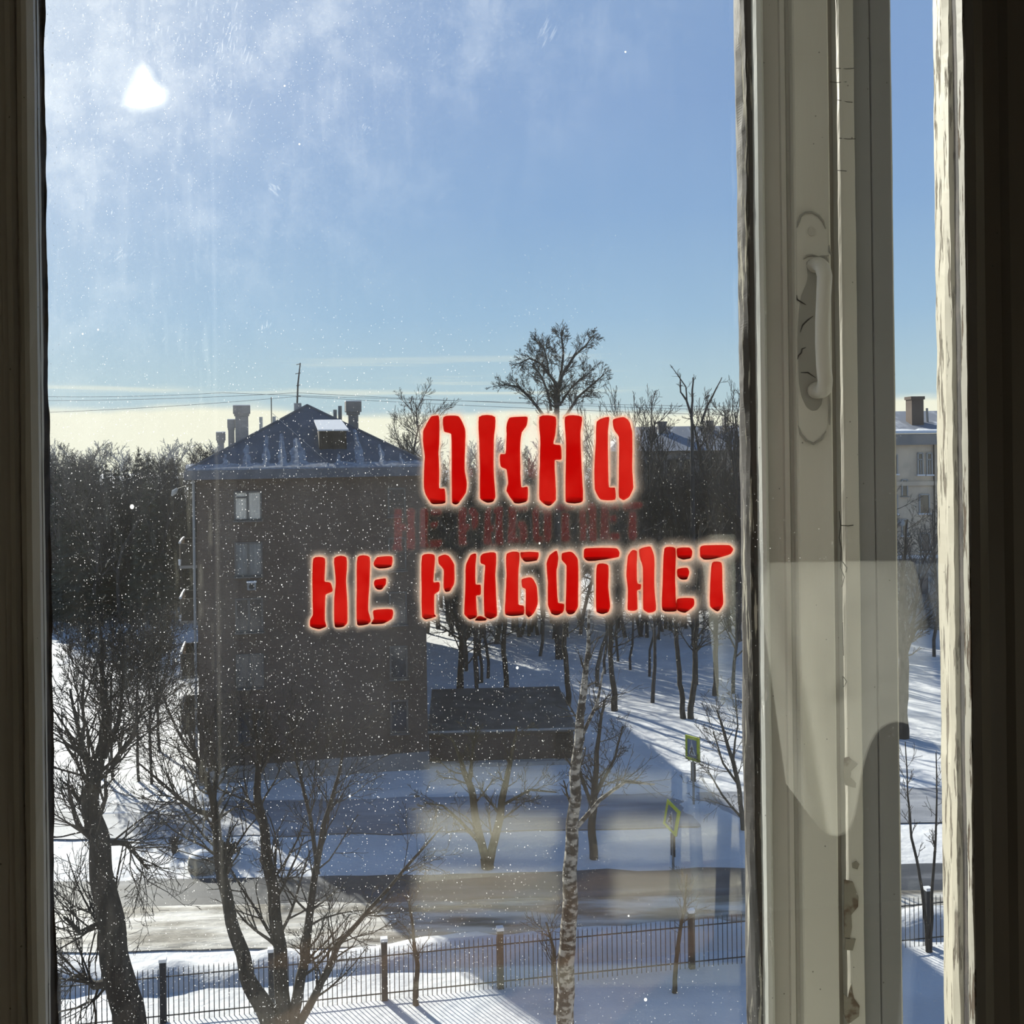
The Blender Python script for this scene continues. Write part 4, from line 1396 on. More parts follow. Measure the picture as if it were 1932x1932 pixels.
win3b(1731, 1740, 855, 895, True, True)
win3b(1748, 1757, 855, 895, True, True)
win3b(1734, 1752, 933, 968)
win3b(1736, 1753, 1006, 1040)
win3b(1701, 1711, 905, 935, False)
win3b(1701, 1711, 980, 1010)
win3b(1733, 1751, 1085, 1120, False)
win3b(1700, 1712, 1085, 1120, False)
for px0 in (1600, 1640, 1675, 1800, 1840, 1880):
    for py0 in (858, 933, 1006):
        win3b(px0, px0 + 17, py0, py0 + 36)
MB().box(xl, xr3, -.18, 0, Z3(1735, 916), Z3(1735, 908)).build('string_course', M['plaster'], bx)
MB().box(xl, xr3, -.35, 0, Z3(1735, 1053), Z3(1735, 1047)).build('string_course', M['snow_cap'], bx)['label'] = 'snow-covered ledge above the ground floor'
MB().tube([(X3(1761), -.15, zt), (X3(1761), -.15, Z3(1761, 1062))], 0.06, 6).build('drainpipe', M['dark_open'], bx)
MB().tube([(X3(1778), -.3, zt), (X3(1778), -.3, Z3(1778, 960))], 0.14, 6).build('drainpipe', M['steel'], bx)
MB().tube([(X3(1697), -.3, Z3(1697, 986)), (X3(1697), -.42, Z3(1697, 985))], [0.32, 0.2], 12, True).build('satellite_dish', M['win_white'], bx)
bx.location = (36.0, D3, 0)

# long low-roofed block behind the trees, right of the upper word
D2 = 112.0
lb = thing('long_house', 'long grey roofed house with chimneys behind the bare trees', 'building', (20, D2, 0))


def Q2(px, py):
    p = P(px, py, D2)
    return p.x - 20, p.z


x0, _ = Q2(1150, 840)
x1, _ = Q2(1475, 840)
_, z_e = Q2(1300, 850)
_, z_r = Q2(1300, 803)
MB().box(x0, x1, 0, 12, -.3, z_e).build('wall', M['plaster_grey'], lb)
rf = MB()
rf.v = [Vector(q) for q in ((x0 - .4, -.5, z_e), (x1 + .4, -.5, z_e), (x1 + .4, 12.5, z_e), (x0 - .4, 12.5, z_e), (x0 + 3, 6, z_r), (x1 - 3, 6, z_r))]
for f_ in ((0, 1, 5, 4), (1, 2, 5), (2, 3, 4, 5), (3, 0, 4), (3, 2, 1, 0)):
    rf.face(*f_)
rf.build('roof', M['roof_grey'], lb)
for pa, pb, yt in ((1252, 1268, 794), (1346, 1359, 792), (1381, 1385, 786)):
    a, zc = Q2(pa, yt)
    b, _ = Q2(pb, yt)
    c = link('chimney', None, lb)
    MB().box(a, b, 4, 5.2, z_e, zc - .2).build('shaft', M['brick_chimney'], c)
    MB().box(a - .08, b + .08, 3.9, 5.3, zc - .2, zc).build('cap', M['brick_chimney'], c)
for k in range(10):
    xx = x0 + 1.5 + k * (x1 - x0 - 3) / 9
    for zz in (z_e - 2.3, z_e - 5.3, z_e - 8.3, z_e - 11.3):
        MB().box(xx - .5, xx + .5, -.06, .05, zz, zz + 1.4).build('house_window', M['far_glass'], lb)


# ------------------------------------------------------------------ trees
def rand_perp(d, r):
    a = d.orthogonal().normalized()
    b = d.cross(a)
    an = r.uniform(0, 2 * math.pi)
    return a * math.cos(an) + b * math.sin(an)


def branch(mb, r, p, d, L, rad, lvl, maxl, cfg):
    n = (8, 5, 4, 3, 3)[lvl]
    pts = [p.copy()]
    q = p.copy()
    dd = d.normalized()
    dirs = [dd]
    for i in range(n):
        dd = (dd + rand_perp(dd, r) * cfg['wig'] * r.random() + Vector((0, 0, cfg['up'] if lvl else 0.05))).normalized()
        q = q + dd * (L / n)
        pts.append(q.copy())
        dirs.append(dd)
    tip = 0.3 if lvl < maxl else 0.4
    radii = [max(cfg['rmin'], rad * (1 - (1 - tip) * i / n)) for i in range(n + 1)]
    mb.tube(pts, radii, (7, 5, 3, 3, 3)[lvl])
    if lvl >= maxl:
        return
    cnt = cfg['cnt'][lvl]
    for k in range(cnt):
        t = cfg['t0'][lvl] + (1 - cfg['t0'][lvl]) * (k + r.random()) / cnt
        i = min(n - 1, int(t * n))
        f = t * n - i
        b = pts[i].lerp(pts[i + 1], f)
        ang = math.radians(r.uniform(*cfg['ang'][lvl]))
        nd = dirs[i] * math.cos(ang) + rand_perp(dirs[i], r) * math.sin(ang)
        l2 = L * cfg['ratio'][lvl] * (1.15 - 0.75 * t) * r.uniform(0.75, 1.2)
        branch(mb, r, b, nd, l2, max(cfg['rmin'], radii[i] * 0.55), lvl + 1, maxl, cfg)


CFG_DENSE = dict(wig=0.35, up=0.10, rmin=0.016, cnt=(16, 8, 6), t0=(0.25, 0.2, 0.1), ang=((30, 60), (25, 55), (25, 60)), ratio=(0.42, 0.5, 0.5))
CFG_SPARSE = dict(wig=0.3, up=0.12, rmin=0.014, cnt=(11, 6, 5), t0=(0.35, 0.25, 0.15), ang=((25, 50), (25, 50), (25, 55)), ratio=(0.45, 0.5, 0.5))
CFG_UP = dict(wig=0.2, up=0.22, rmin=0.014, cnt=(9, 6, 4), t0=(0.45, 0.2, 0.2), ang=((15, 32), (15, 35), (20, 45)), ratio=(0.55, 0.5, 0.45))


def tree_proto(name, seed, H, r0, cfg, mat, maxl=3):
    r = random.Random(seed)
    mb = MB()
    branch(mb, r, Vector((0, 0, -0.3)), Vector((r.uniform(-.05, .05), r.uniform(-.05, .05), 1)), H, r0, 0, maxl, cfg)
    return mb.mesh(name, mat)


def spruce_proto(seed, H):
    r = random.Random(seed)
    mb = MB()
    mb.tube([(0, 0, -0.3), (0, 0, H * .5), (0, 0, H)], [0.16, 0.1, 0.03], 6)
    mb.mi = [0] * len(mb.f)
    mb.cur = 1
    z = H * 0.12
    while z < H * 0.98:
        rad = (1 - z / H) * H * 0.20 + 0.15
        for k in range(9):
            an = r.uniform(0, 6.28)
            L = rad * r.uniform(0.7, 1.1)
            d = Vector((math.cos(an), math.sin(an), 0))
            s = Vector((-d.y, d.x, 0))
            p0 = Vector((0, 0, z + r.uniform(-.1, .1)))
            p1 = p0 + d * L * .5 + Vector((0, 0, -L * .12))
            p2 = p0 + d * L + Vector((0, 0, -L * .32))
            wd = L * .22
            mb.quad(p0, p1 + s * wd, p2, p1 - s * wd)
            mb.quad(p0 + Vector((0, 0, -.05)), p1 + Vector((0, 0, -.35 * L)) + s * wd * .6, p2, p1 + Vector((0, 0, .1)))
            for sd in (-1, 1):
                mb.quad(p1, p1 + (d * .3 + s * sd * .5) * L * .7 + Vector((0, 0, -.2 * L)), p1 + d * .3 * L + Vector((0, 0, -.15 * L)))
        z += 0.34 + 0.012 * H
    return mb.mesh('spruce', [M['bark_far'], M['needles']])


dense = [tree_proto('bare_tree', 100 + i, 15.0, 0.20, CFG_DENSE, M['bark_far']) for i in range(4)]
sparse = [tree_proto('bare_tree', 200 + i, 14.0, 0.17, CFG_SPARSE, M['bark_far']) for i in range(3)]
upright_t = [tree_proto('bare_tree', 300 + i, 15.0, 0.15, CFG_UP, M['bark_far']) for i in range(2)]
twiggy = [tree_proto('bare_tree', 350, 15.0, 0.16, dict(CFG_DENSE, cnt=(20, 10, 7), rmin=0.012, up=0.16), M['bark_far'])]
hazed_far = [tree_proto('bare_tree', 400 + i, 15.0, 0.22, dict(CFG_DENSE, rmin=0.05), M['bark_haze'], 2) for i in range(3)]
spruces = [spruce_proto(500 + i, 15.0) for i in range(2)]


def norm_mesh(me):
    top = max((v.co for v in me.vertices), key=lambda c: c.z)
    k = 15.0 / top.z
    for v in me.vertices:
        v.co *= k
    return me


for ms in (dense, sparse, upright_t, twiggy, hazed_far, spruces):
    for me in ms:
        norm_mesh(me)


def in_house(x, y, mrg):
    q = Matrix.Rotation(-BA, 3, 'Z') @ (Vector((x, y, 0)) - BO)
    return -mrg < q.x < BW + mrg and -mrg < q.y < BL + mrg


def plant(meshes, x, y, s, label, group, name='bare_tree', cat='tree'):
    while in_house(x, y, 3.5):
        x += 0.5 if x > -12 else -0.5
    o = link(name, rng.choice(meshes), None, (x, y, gz(x, y) - 0.02 if 20 < y < 165 and abs(x) < 80 else 0), rng.uniform(0, 6.28), (s * rng.uniform(.85, 1.1), s * rng.uniform(.85, 1.1), s))
    return tag(o, label, cat, group)


LW = 'tree in the dense dark wood left of the brick house'
for i in range(85):
    d = rng.uniform(97, 132)
    px = rng.uniform(60, 420)
    x = (px - CX) / F * d
    s = (15.9 + rng.uniform(-2.4, 0.5)) / 15
    if rng.random() < 0.5:
        plant(spruces, x, d, s * 0.97, 'dark spruce in the wood left of the brick house', 'spruces of the left wood', 'spruce')
    else:
        plant(dense, x, d, s, 'bare tree in the dense dark wood left of the brick house', 'bare trees of the left wood')
for i in range(120):
    d = rng.uniform(88, 110)
    px = rng.uniform(790, 1450)
    x = (px - CX) / F * d
    plant(dense + dense + sparse, x, d, rng.uniform(.78, 1.03), 'bare tree in the wood behind the red lettering', 'bare trees of the middle wood')
for i in range(26):
    d = rng.uniform(66, 90)
    px = 840 + 580 * rng.random() ** 1.5
    x = (px - CX) / F * d
    plant(sparse + dense, x, d, rng.uniform(.5, .85), 'bare tree on the snowy slope right of the annex', 'bare trees on the slope')
for i in range(8):
    d = rng.uniform(64, 80)
    px = rng.uniform(1640, 1850)
    x = (px - CX) / F * d
    plant(sparse, x, d, rng.uniform(.55, .85), 'bare tree before the beige house', 'bare trees before the beige house')
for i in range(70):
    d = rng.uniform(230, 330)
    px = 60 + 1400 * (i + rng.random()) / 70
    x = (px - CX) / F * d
    plant(hazed_far, x, d, (15.6 + rng.uniform(-1.2, 2.2)) / 15, 'tree of the far treeline, distance haze painted into its pale bark', 'far treeline on the horizon')

# trees that rise above the horizon
for px, top, d, ms, lab in ((752, 704, 106, twiggy, 'twiggy bare tree just right of the brick house roof'),
                            (1215, 728, 88, upright_t, 'sparse upright tree right above the end of the upper word'),
                            (1250, 712, 92, upright_t, 'upright bare tree above the long grey roof'),
                            (1275, 705, 96, upright_t, 'thin upright tree left of the forked trunk'),
                            (1390, 705, 86, upright_t, 'upright bare tree beside the window post'),
                            (880, 742, 90, twiggy, 'low bare crown above the letter К'),
                            (1202, 742, 90, twiggy, 'hazy low crown touching the last letter of the upper word'),
                            (1235, 735, 94, sparse, 'sparse crown over the first chimney of the long roof'),
                            (1262, 722, 98, upright_t, 'slender upright tree behind the first chimney'),
                            (1345, 738, 92, sparse, 'low sparse crown over the middle chimney of the long roof'),
                            (1372, 728, 90, upright_t, 'slender tree left of the window post above the roof'),
                            (1405, 715, 88, twiggy, 'twiggy crown touching the window post'),
                            (930, 750, 86, dense, 'rounded bare crown left of the tall tree')):
    p = P(px, top, d)
    plant(ms, p.x, d, p.z / 15.0, lab, None)


# guided trees: stems drawn as polylines of (px, py, width px), placed at their own distance
def guided(name, label, d, stems, mat, seed, twigs, cfg, cat='tree', group=None, depth_spread=0.6, base=None, tl=2.2):
    r = random.Random(seed)
    root_px = stems[0][0]
    bp = P(root_px[0], root_px[1], d)
    root = thing(name, label, cat, (bp.x, d, 0), group)
    mb = MB()
    tw = MB()
    for si, st in enumerate(stems):
        pts, rad = [], []
        off = 0 if si == 0 else r.uniform(-1, 1) * depth_spread
        n = len(st)
        for i, (x, y, w_) in enumerate(st):
            dd = d + off * (i / max(1, n - 1))
            pts.append(P(x, y, dd))
            rad.append(max(0.012, w_ / 2 / F * dd))
        if si == 0:
            pts.insert(0, Vector((base if base is not None else pts[0].x, d, -0.2)))
            rad.insert(0, rad[0] * 1.25)
        # resample for a natural wobble
        P2, R2 = [], []
        for i in range(len(pts) - 1):
            for k in range(5):
                t = k / 5
                q = pts[i].lerp(pts[i + 1], t)
                a = rad[i]
                q = q + Vector((noise.noise(q * 1.3 + Vector((seed, 0, 0))), noise.noise(q * 1.3 + Vector((0, seed, 5))), 0)) * min(0.08, a * 0.7)
                P2.append(q)
                R2.append(rad[i] + (rad[i + 1] - rad[i]) * t)
        P2.append(pts[-1])
        R2.append(rad[-1])
        mb.tube(P2, R2, 8)
        L = sum((P2[i + 1] - P2[i]).length for i in range(len(P2) - 1))
        lo = min(len(P2) - 3, int(len(P2) * ((0.5 if len(st) > 3 else 0.8) if si == 0 else 0.18)))
        for k in range(0 if si == 0 and len(st) < 3 else int(twigs * (1.0 if si == 0 else 0.8))):
            i = r.randint(lo, len(P2) - 2)
            dr = (P2[i + 1] - P2[i]).normalized()
            ang = math.radians(r.uniform(25, 60))
            nd = dr * math.cos(ang) + rand_perp(dr, r) * math.sin(ang)
            branch(tw, r, P2[i], nd, tl * r.uniform(.4, 1.1) * (0.5 + 0.5 * R2[i] / R2[0]), max(cfg['rmin'], R2[i] * .35), 2, 4 if tl > 1.5 else 3, cfg)
    t_ = mb.build('trunk', mat, root, smooth=True)
    q = tw.build('twigs', mat if mat is not M['birch'] else M['bark'], root, fixn=False)
    q['kind'] = 'stuff'
    rebase(root)
    return root


CT = dict(wig=0.4, up=0.08, rmin=0.0045, cnt=(9, 6, 5, 4), t0=(0.3, 0.25, 0.2, 0.2), ang=((25, 50), (25, 50), (25, 55), (25, 55)), ratio=(0.5, 0.5, 0.55, 0.55))
CTF = dict(CT, rmin=0.011, cnt=(9, 6, 6, 5))
CTM = dict(CT, rmin=0.0075)

guided('tall_tree', 'tallest spreading bare tree standing against the sky behind the upper word', 80,
       [[(1052, 960, 12), (1050, 800, 10), (1052, 728, 9)],
        [(1052, 728, 7), (1062, 706, 6), (1085, 670, 5), (1105, 652, 3), (1118, 634, 1.5)],
        [(1053, 728, 7), (1060, 700, 5), (1063, 665, 4), (1060, 640, 3), (1058, 626, 1.5)],
        [(1051, 728, 7), (1035, 705, 5), (1018, 685, 4), (1000, 676, 3), (982, 684, 1.5)],
        [(1035, 705, 4), (1032, 680, 3), (1028, 660, 2), (1024, 652, 1)],
        [(1040, 775, 5), (1032, 735, 4), (1020, 708, 3), (1005, 690, 1.5)],
        [(1030, 790, 6), (1000, 750, 5), (978, 730, 4), (950, 725, 2)],
        [(1064, 790, 6), (1090, 750, 5), (1115, 728, 4), (1140, 706, 2)],
        [(1056, 765, 5), (1075, 735, 4), (1095, 715, 3), (1110, 705, 1.5)]], M['bark_far'], 5, 30, dict(CTF, rmin=0.012), depth_spread=2.0, tl=2.0)
guided('forked_tree', 'bare forked trunk sticking up over the long grey roof', 84,
       [[(1306, 900, 8), (1306, 800, 6), (1304, 780, 5)],
        [(1304, 782, 5), (1295, 755, 4), (1284, 740, 3), (1283, 708, 1.5)],
        [(1305, 782, 5), (1306, 750, 4), (1308, 712, 2.5)],
        [(1296, 758, 3), (1294, 730, 2.5), (1280, 710, 2), (1264, 688, 1)],
        [(1322, 800, 5), (1332, 772, 4), (1348, 740, 3), (1362, 712, 1.5)]], M['bark_far'], 8, 5, CTF, depth_spread=1.5, tl=1.2)

guided('leaning_tree', 'thick dark tree leaning left at the lower left by the window edge', 20,
       [[(246, 1960, 66), (225, 1830, 58), (205, 1720, 50), (185, 1600, 42), (172, 1530, 34), (178, 1470, 26), (196, 1400, 18), (196, 1300, 12), (190, 1190, 5)],
        [(180, 1490, 18), (150, 1380, 9), (132, 1300, 4)],
        [(196, 1430, 14), (222, 1370, 9), (232, 1290, 6), (240, 1200, 3)],
        [(190, 1600, 16), (150, 1560, 10), (128, 1480, 5)],
        [(215, 1440, 12), (250, 1390, 8), (262, 1330, 4)],
        [(230, 1800, 22), (195, 1740, 16), (150, 1760, 10), (120, 1730, 5)],
        [(228, 1850, 22), (180, 1860, 16), (150, 1840, 9), (125, 1850, 4)],
        [(200, 1590, 14), (240, 1590, 9), (280, 1640, 5)]], M['bark'], 21, 28, CT, depth_spread=0.9, tl=2.1)
guided('multi_stem_tree', 'dark tree with several spreading stems at the lower left of the pane', 22,
       [[(518, 1960, 44), (505, 1920, 40), (468, 1840, 30), (438, 1740, 25), (422, 1660, 22), (408, 1590, 18), (400, 1500, 14), (372, 1440, 10), (340, 1330, 5)],
        [(540, 1950, 30), (528, 1840, 27), (515, 1720, 24), (505, 1620, 21), (488, 1500, 15), (486, 1420, 9), (478, 1330, 4)],
        [(548, 1940, 24), (575, 1820, 18), (590, 1700, 14), (610, 1560, 10), (640, 1460, 6), (652, 1380, 3)],
        [(555, 1950, 18), (600, 1870, 14), (640, 1780, 10), (720, 1690, 7), (790, 1610, 5), (835, 1560, 2)],
        [(404, 1540, 12), (370, 1530, 9), (320, 1490, 6), (262, 1440, 3)],
        [(400, 1520, 12), (412, 1450, 8), (420, 1360, 4)],
        [(600, 1650, 9), (585, 1540, 7), (560, 1440, 5), (545, 1350, 2)],
        [(375, 1445, 7), (345, 1400, 5), (300, 1300, 3), (285, 1260, 2)]], M['bark'], 23, 30, CT, depth_spread=0.9, tl=2.1)
guided('birch', 'white-barked birch trunk rising through the middle of the lower view', 26,
       [[(1066, 1960, 34), (1070, 1820, 32), (1075, 1700, 29), (1080, 1600, 25), (1086, 1480, 21), (1092, 1380, 17), (1102, 1300, 13), (1110, 1220, 8), (1112, 1150, 4)],
        [(1090, 1560, 10), (1130, 1510, 8), (1180, 1475, 6), (1235, 1480, 3)],
        [(1092, 1400, 8), (1125, 1330, 6), (1140, 1260, 3)]], M['birch'], 25, 16, CT, tl=1.4)
guided('dark_sapling', 'dark bare tree standing close behind the birch', 41.6,
       [[(1120, 1640, 17), (1118, 1560, 15), (1122, 1480, 12), (1128, 1400, 8), (1140, 1320, 4)],
        [(1120, 1530, 8), (1095, 1460, 6), (1075, 1400, 3)],
        [(1124, 1500, 8), (1160, 1430, 5), (1175, 1370, 3)]], M['bark'], 27, 16, CTM, tl=1.8)
guided('olive_tree', 'olive-barked tree forking in a V over the shaded street', 41.0,
       [[(922, 1700, 26), (918, 1620, 24)],
        [(918, 1630, 17), (902, 1560, 15), (888, 1490, 13), (872, 1440, 9), (850, 1390, 4)],
        [(922, 1630, 17), (940, 1560, 15), (952, 1500, 13), (962, 1440, 9), (975, 1370, 4)],
        [(905, 1590, 8), (870, 1550, 6), (835, 1520, 4), (800, 1515, 2)],
        [(885, 1490, 8), (890, 1430, 5), (900, 1370, 3)],
        [(948, 1520, 6), (1000, 1490, 5), (1050, 1495, 2)]], M['bark_olive'], 29, 12, CTM, tl=1.8)
guided('thin_tree', 'thin dark tree leaning left beside the crossing sign', 44,
       [[(1404, 1585, 10), (1396, 1500, 9), (1384, 1440, 8), (1368, 1390, 6), (1352, 1340, 3)],
        [(1392, 1480, 5), (1365, 1440, 4), (1345, 1380, 2)],
        [(1396, 1540, 5), (1362, 1500, 4), (1340, 1460, 2)],
        [(1382, 1440, 5), (1392, 1370, 3), (1388, 1310, 2)]], M['bark'], 31, 9, CTM, tl=2.0)
for k, (st, d, lab) in enumerate((
        ([[(1288, 1335, 10), (1280, 1260, 9), (1275, 1180, 8), (1270, 1100, 6), (1266, 1000, 4)]], 62, 'left of the two slim trunks on the snowy slope'),
        ([[(1302, 1350, 12), (1312, 1280, 11), (1312, 1200, 9), (1318, 1100, 7), (1320, 1000, 4)]], 62, 'right of the two slim trunks on the snowy slope'),
        ([[(1350, 1275, 10), (1350, 1200, 9), (1352, 1100, 7), (1350, 1000, 4)]], 68, 'slim trunk close to the window post on the slope'),
        ([[(1160, 1310, 11), (1152, 1240, 9), (1150, 1150, 7), (1152, 1050, 4)]], 64, 'slim trunk under the middle of the lower line'),
        ([[(1072, 1300, 10), (1065, 1220, 9), (1068, 1120, 6), (1070, 1020, 4)]], 66, 'slim trunk left of the birch top'),
        ([[(955, 1290, 10), (950, 1220, 9), (955, 1120, 6), (950, 1020, 4)]], 68, 'slim trunk behind the letter Б'))):
    guided('slim_tree', lab, d, st, M['bark'], 40 + k, 14, CTF, tl=3.0)
for k, (st, d, lab) in enumerate((
        ([[(1272, 1850, 9), (1280, 1780, 8), (1290, 1720, 6), (1296, 1650, 3)]], 31.5, 'small dark sapling left of the right fence post'),
        ([[(1050, 1905, 9), (1046, 1840, 8), (1044, 1790, 6), (1030, 1740, 3)]], 30.5, 'small sapling left of the birch foot'),
        ([[(783, 1890, 11), (788, 1820, 9), (780, 1760, 6), (772, 1700, 3)]], 31, 'small sapling right of the middle fence post'),
        ([[(1752, 1780, 7), (1740, 1680, 6), (1720, 1580, 5), (1712, 1480, 3), (1708, 1400, 2)]], 34, 'left of the two saplings in the right gap'),
        ([[(1755, 1785, 7), (1758, 1690, 6), (1764, 1600, 5), (1768, 1500, 3), (1766, 1420, 2)]], 34, 'right of the two saplings in the right gap'))):
    guided('sapling', lab, d, st, M['bark'], 60 + k, 12, CTM, tl=1.2)
guided('shade_tree', 'thick dark trunk beside the grey stile in the right gap', 58,
       [[(1704, 1410, 26), (1702, 1330, 24), (1706, 1260, 20), (1700, 1180, 14), (1704, 1080, 8), (1712, 980, 4)],
        [(1702, 1250, 10), (1725, 1190, 7), (1760, 1160, 3)]], M['bark'], 71, 16, CTF, tl=3.4)
for k, (px, py, top, d) in enumerate(((212, 1470, 1180, 52), (262, 1475, 1200, 54), (286, 1480, 1150, 56), (300, 1420, 1200, 60), (160, 1440, 1190, 58))):
    g0 = G(px, py)
    d = g0.y
    guided('young_tree', ('young bare tree on the sunlit snow left of the brick house', )[0], d,
           [[(px, py, 6), (px - 4, (py + top) / 2, 5), (px + 3, top, 2)], [(px - 2, py - 90, 4), (px - 28, py - 180, 2), (px - 36, py - 240, 1)], [(px - 2, py - 110, 4), (px + 22, py - 190, 2), (px + 30, py - 250, 1)]],
           M['bark'], 80 + k, 22, CTF, group='young trees on the sunlit snow', tl=2.6)

# ------------------------------------------------------------------ fence
fence = thing('iron_fence', 'dark iron picket fence along the snow at the bottom', 'fence', (0, 31.5, 0))
fa, fb = G(713, 1892), G(1294, 1832)
fd = (fb - fa)
fd.z = 0
step = fd.length
fd.normalize()


def fpt(px):
    """point of the fence line seen in pixel column px"""
    u = (px - CX) / F
    # fa + t*fd : x = u*y
    t = (u * fa.y - fa.x) / (fd.x - u * fd.y)
    return fa + fd * t


fr_ = math.atan2(fd.y, fd.x)
pm = MB().box(-0.085, 0.085, -0.085, 0.085, -0.2, 1.75).mesh('post', M['iron'])
cm = MB().box(-0.10, 0.10, -0.10, 0.10, 1.75, 1.84).mesh('post_cap', M['snow_cap'])
for px in (95, 295, 500, 713, 932, 1293, 1740, 1900):
    q = fpt(px)
    o = link('post', pm, fence, q - fence.location, fr_)
    link('snow_cap', cm, o)
bm_ = MB().tube([(0, 0, 0.02), (0, 0, 1.5), (0, 0, 1.58)], [0.013, 0.013, 0.003], 5).mesh('picket', M['iron'])
s0 = (fpt(60) - fa).dot(fd)
s1 = (fpt(1920) - fa).dot(fd)
n = 0
s = s0
while s < s1:
    q = fa + fd * s
    link('picket', bm_, fence, q - fence.location, fr_)
    s += 0.135 if s < 6 else 0.15
    n += 1
for z in (0.25, 1.32):
    a, b = fa + fd * s0, fa + fd * s1
    o = MB().tube([Vector((a.x, a.y, z)) - fence.location, Vector((b.x, b.y, z)) - fence.location], 0.02, 5).build('rail', M['iron'], fence)

# ------------------------------------------------------------------ crossing signs
M['sign_y'] = basic('sign_yellow_green', (0.62, 0.66, 0.03), rough=0.4)
M['sign_b'] = basic('sign_blue', (0.10, 0.16, 0.28), rough=0.4)
M['sign_w'] = basic('sign_white', (0.55, 0.58, 0.6), rough=0.4)
M['sign_k'] = basic('sign_black', (0.03, 0.03, 0.035), rough=0.5)


def sign(base, zc, yaw, tilt, label, wd=0.95, hg=1.15):
    root = thing('crossing_sign', label, 'sign', base, 'pedestrian crossing signs')
    root.rotation_euler = (0, 0, yaw)
    MB().tube([(0, 0, -0.2), (0, 0, zc - hg * .45)], 0.05, 8, True).build('pole', M['steel'], root)
    MB().box(-0.13, 0.13, -0.02, 0.02, zc - hg * .5 - 0.9, zc - hg * .5 - 0.1).build('lower_plate', M['sign_k'], root)
    bd = link('board', None, root, (0, 0, zc))
    bd.rotation_euler = (0, tilt, 0)
    MB().box(-wd / 2, wd / 2, -0.06, -0.02, -hg / 2, hg / 2).build('panel', M['sign_y'], bd)
    MB().box(-wd * .33, wd * .33, -0.072, -0.062, -hg * .37, hg * .37).build('blue_field', M['sign_b'], bd)
    tri = MB().prism([(-wd * .26, -hg * .27), (wd * .26, -hg * .27), (0, hg * .27)], -0.082, -0.074)
    tri.build('white_triangle', M['sign_w'], bd)
    f = MB()
    f.tube([(0.0, -0.088, hg * .12), (0.0, -0.088, hg * .121)], 0.05, 8, True)
    fig = [((0, .07), (0, -.06), .05), ((0, -.06), (-.1, -.22), .035), ((0, -.06), (.09, -.22), .035), ((0, .05), (-.1, -.04), .025), ((0, .05), (.1, -.02), .025)]
    for (ax, az), (bx_, bz), rr in fig:
        f.tube([(ax, -0.087, az * hg), (bx_, -0.087, bz * hg)], rr, 6, True, 0.3)
    f.build('walking_figure', M['sign_k'], bd)
    MB().box(-wd / 2, wd / 2, -0.02, 0.02, -hg / 2, hg / 2).build('backing', M['steel'], bd)
    return root


b1 = G(1309, 1524)
sign(b1, P(1304, 1412, b1.y).z, math.radians(-52), 0, 'yellow-framed pedestrian crossing sign standing on the sunlit snow path', 0.80, 1.05)
b2 = P(1270, 1620, 40.6)
b2.z = 0.05
sign(b2, P(1264, 1545, 40.6).z, math.radians(-64), math.radians(16), 'tilted yellow-framed crossing sign on the shaded near side of the street', 0.85, 1.05)

# ------------------------------------------------------------------ boulders and shrub stumps on the verge
M['stone'] = basic('stone', (0.24, 0.21, 0.16), (0.34, 0.31, 0.25), 2.5, 0.9, bump=0.05)


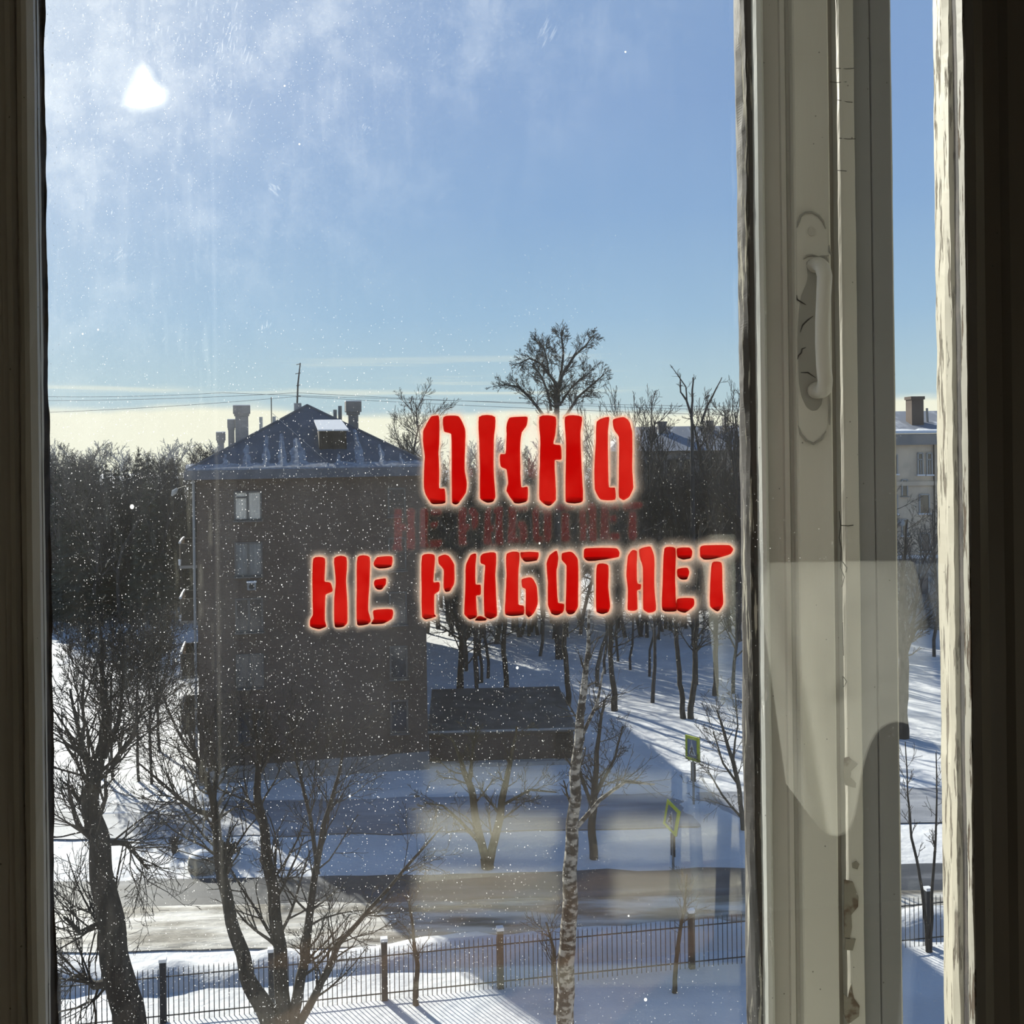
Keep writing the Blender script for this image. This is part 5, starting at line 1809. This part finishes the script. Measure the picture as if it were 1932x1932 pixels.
def boulder(px, py, w_, h_, label, seed, cap=True):
    q = G(px, py)
    root = thing('boulder', label, 'boulder', (q.x, q.y, 0))
    bm = bmesh.new()
    bmesh.ops.create_icosphere(bm, subdivisions=3, radius=1)
    for v in bm.verts:
        k = 1 + 0.22 * noise.noise(v.co * 1.6 + Vector((seed, 0, 0)))
        v.co = Vector((v.co.x * w_ / 2 * k, v.co.y * w_ / 2.4 * k, (v.co.z * 0.6 + 0.45) * h_ * k))
    me = bpy.data.meshes.new('stone')
    bm.to_mesh(me)
    bm.free()
    me.materials.append(M['stone'])
    link('stone', me, root)
    if cap:
        c = MB()
        K = 14
        for r_ in range(4):
            for k in range(K):
                a = 2 * math.pi * k / K
                rr = (0.0, 0.4, 0.7, 0.85)[r_] * (1 + .12 * noise.noise(Vector((k, r_, seed))))
                c.v.append(Vector((math.cos(a) * rr * w_ / 2, math.sin(a) * rr * w_ / 2.4, h_ * (1.16 - 0.36 * rr * rr))))
        for r_ in range(3):
            for k in range(K):
                c.face(r_ * K + k, r_ * K + (k + 1) % K, (r_ + 1) * K + (k + 1) % K, (r_ + 1) * K + k)
        c.build('snow_cap', M['snow_cap'], root, smooth=True)
    return root


boulder(382, 1647, 1.15, 0.75, 'tan boulder with a snow cap on the sunlit verge', 1)
guided('dark_shrub', 'small dark shrub standing left of the tan boulder', G(331, 1612).y, [[(333, 1612, 12), (331, 1600, 14), (330, 1590, 8)]], M['bark'], 91, 30, CTM, cat='shrub', tl=0.5)
guided('dark_shrub', 'dense dark shrub right of the tan boulder', G(426, 1640).y, [[(424, 1640, 26), (424, 1625, 30), (424, 1606, 16)]], M['bark'], 92, 40, CTM, cat='shrub', tl=0.7)

# ------------------------------------------------------------------ overhead wires
M['wire'] = basic('wire', (0.10, 0.11, 0.13), rough=0.6)
for (a, b, c, d), lab in ((((60, 756), (560, 741), (1440, 775), 42), 'upper of the overhead wires crossing the left sky'),
                          (((60, 748), (420, 741), (1440, 768), 44), 'thin overhead wire close under the upper one'),
                          (((60, 779), (560, 748), (1440, 785), 42), 'lowest overhead wire rising toward the antenna mast')):
    pa, pb, pc = P(*a, d), P(*b, d), P(*c, d)
    pts = []
    for k in range(13):
        t = k / 12
        pts.append(pa.lerp(pb, t) + Vector((0, 0, -0.25 * 4 * t * (1 - t) * 0.3)))
    for k in range(1, 17):
        t = k / 16
        pts.append(pb.lerp(pc, t) + Vector((0, 0, -0.25 * 4 * t * (1 - t) * 0.3)))
    tag(MB().tube(pts, 0.007, 4).build('overhead_wire', M['wire']), lab, 'wire')

try:
    scene.cycles.transparent_max_bounces = 24
except Exception:
    pass
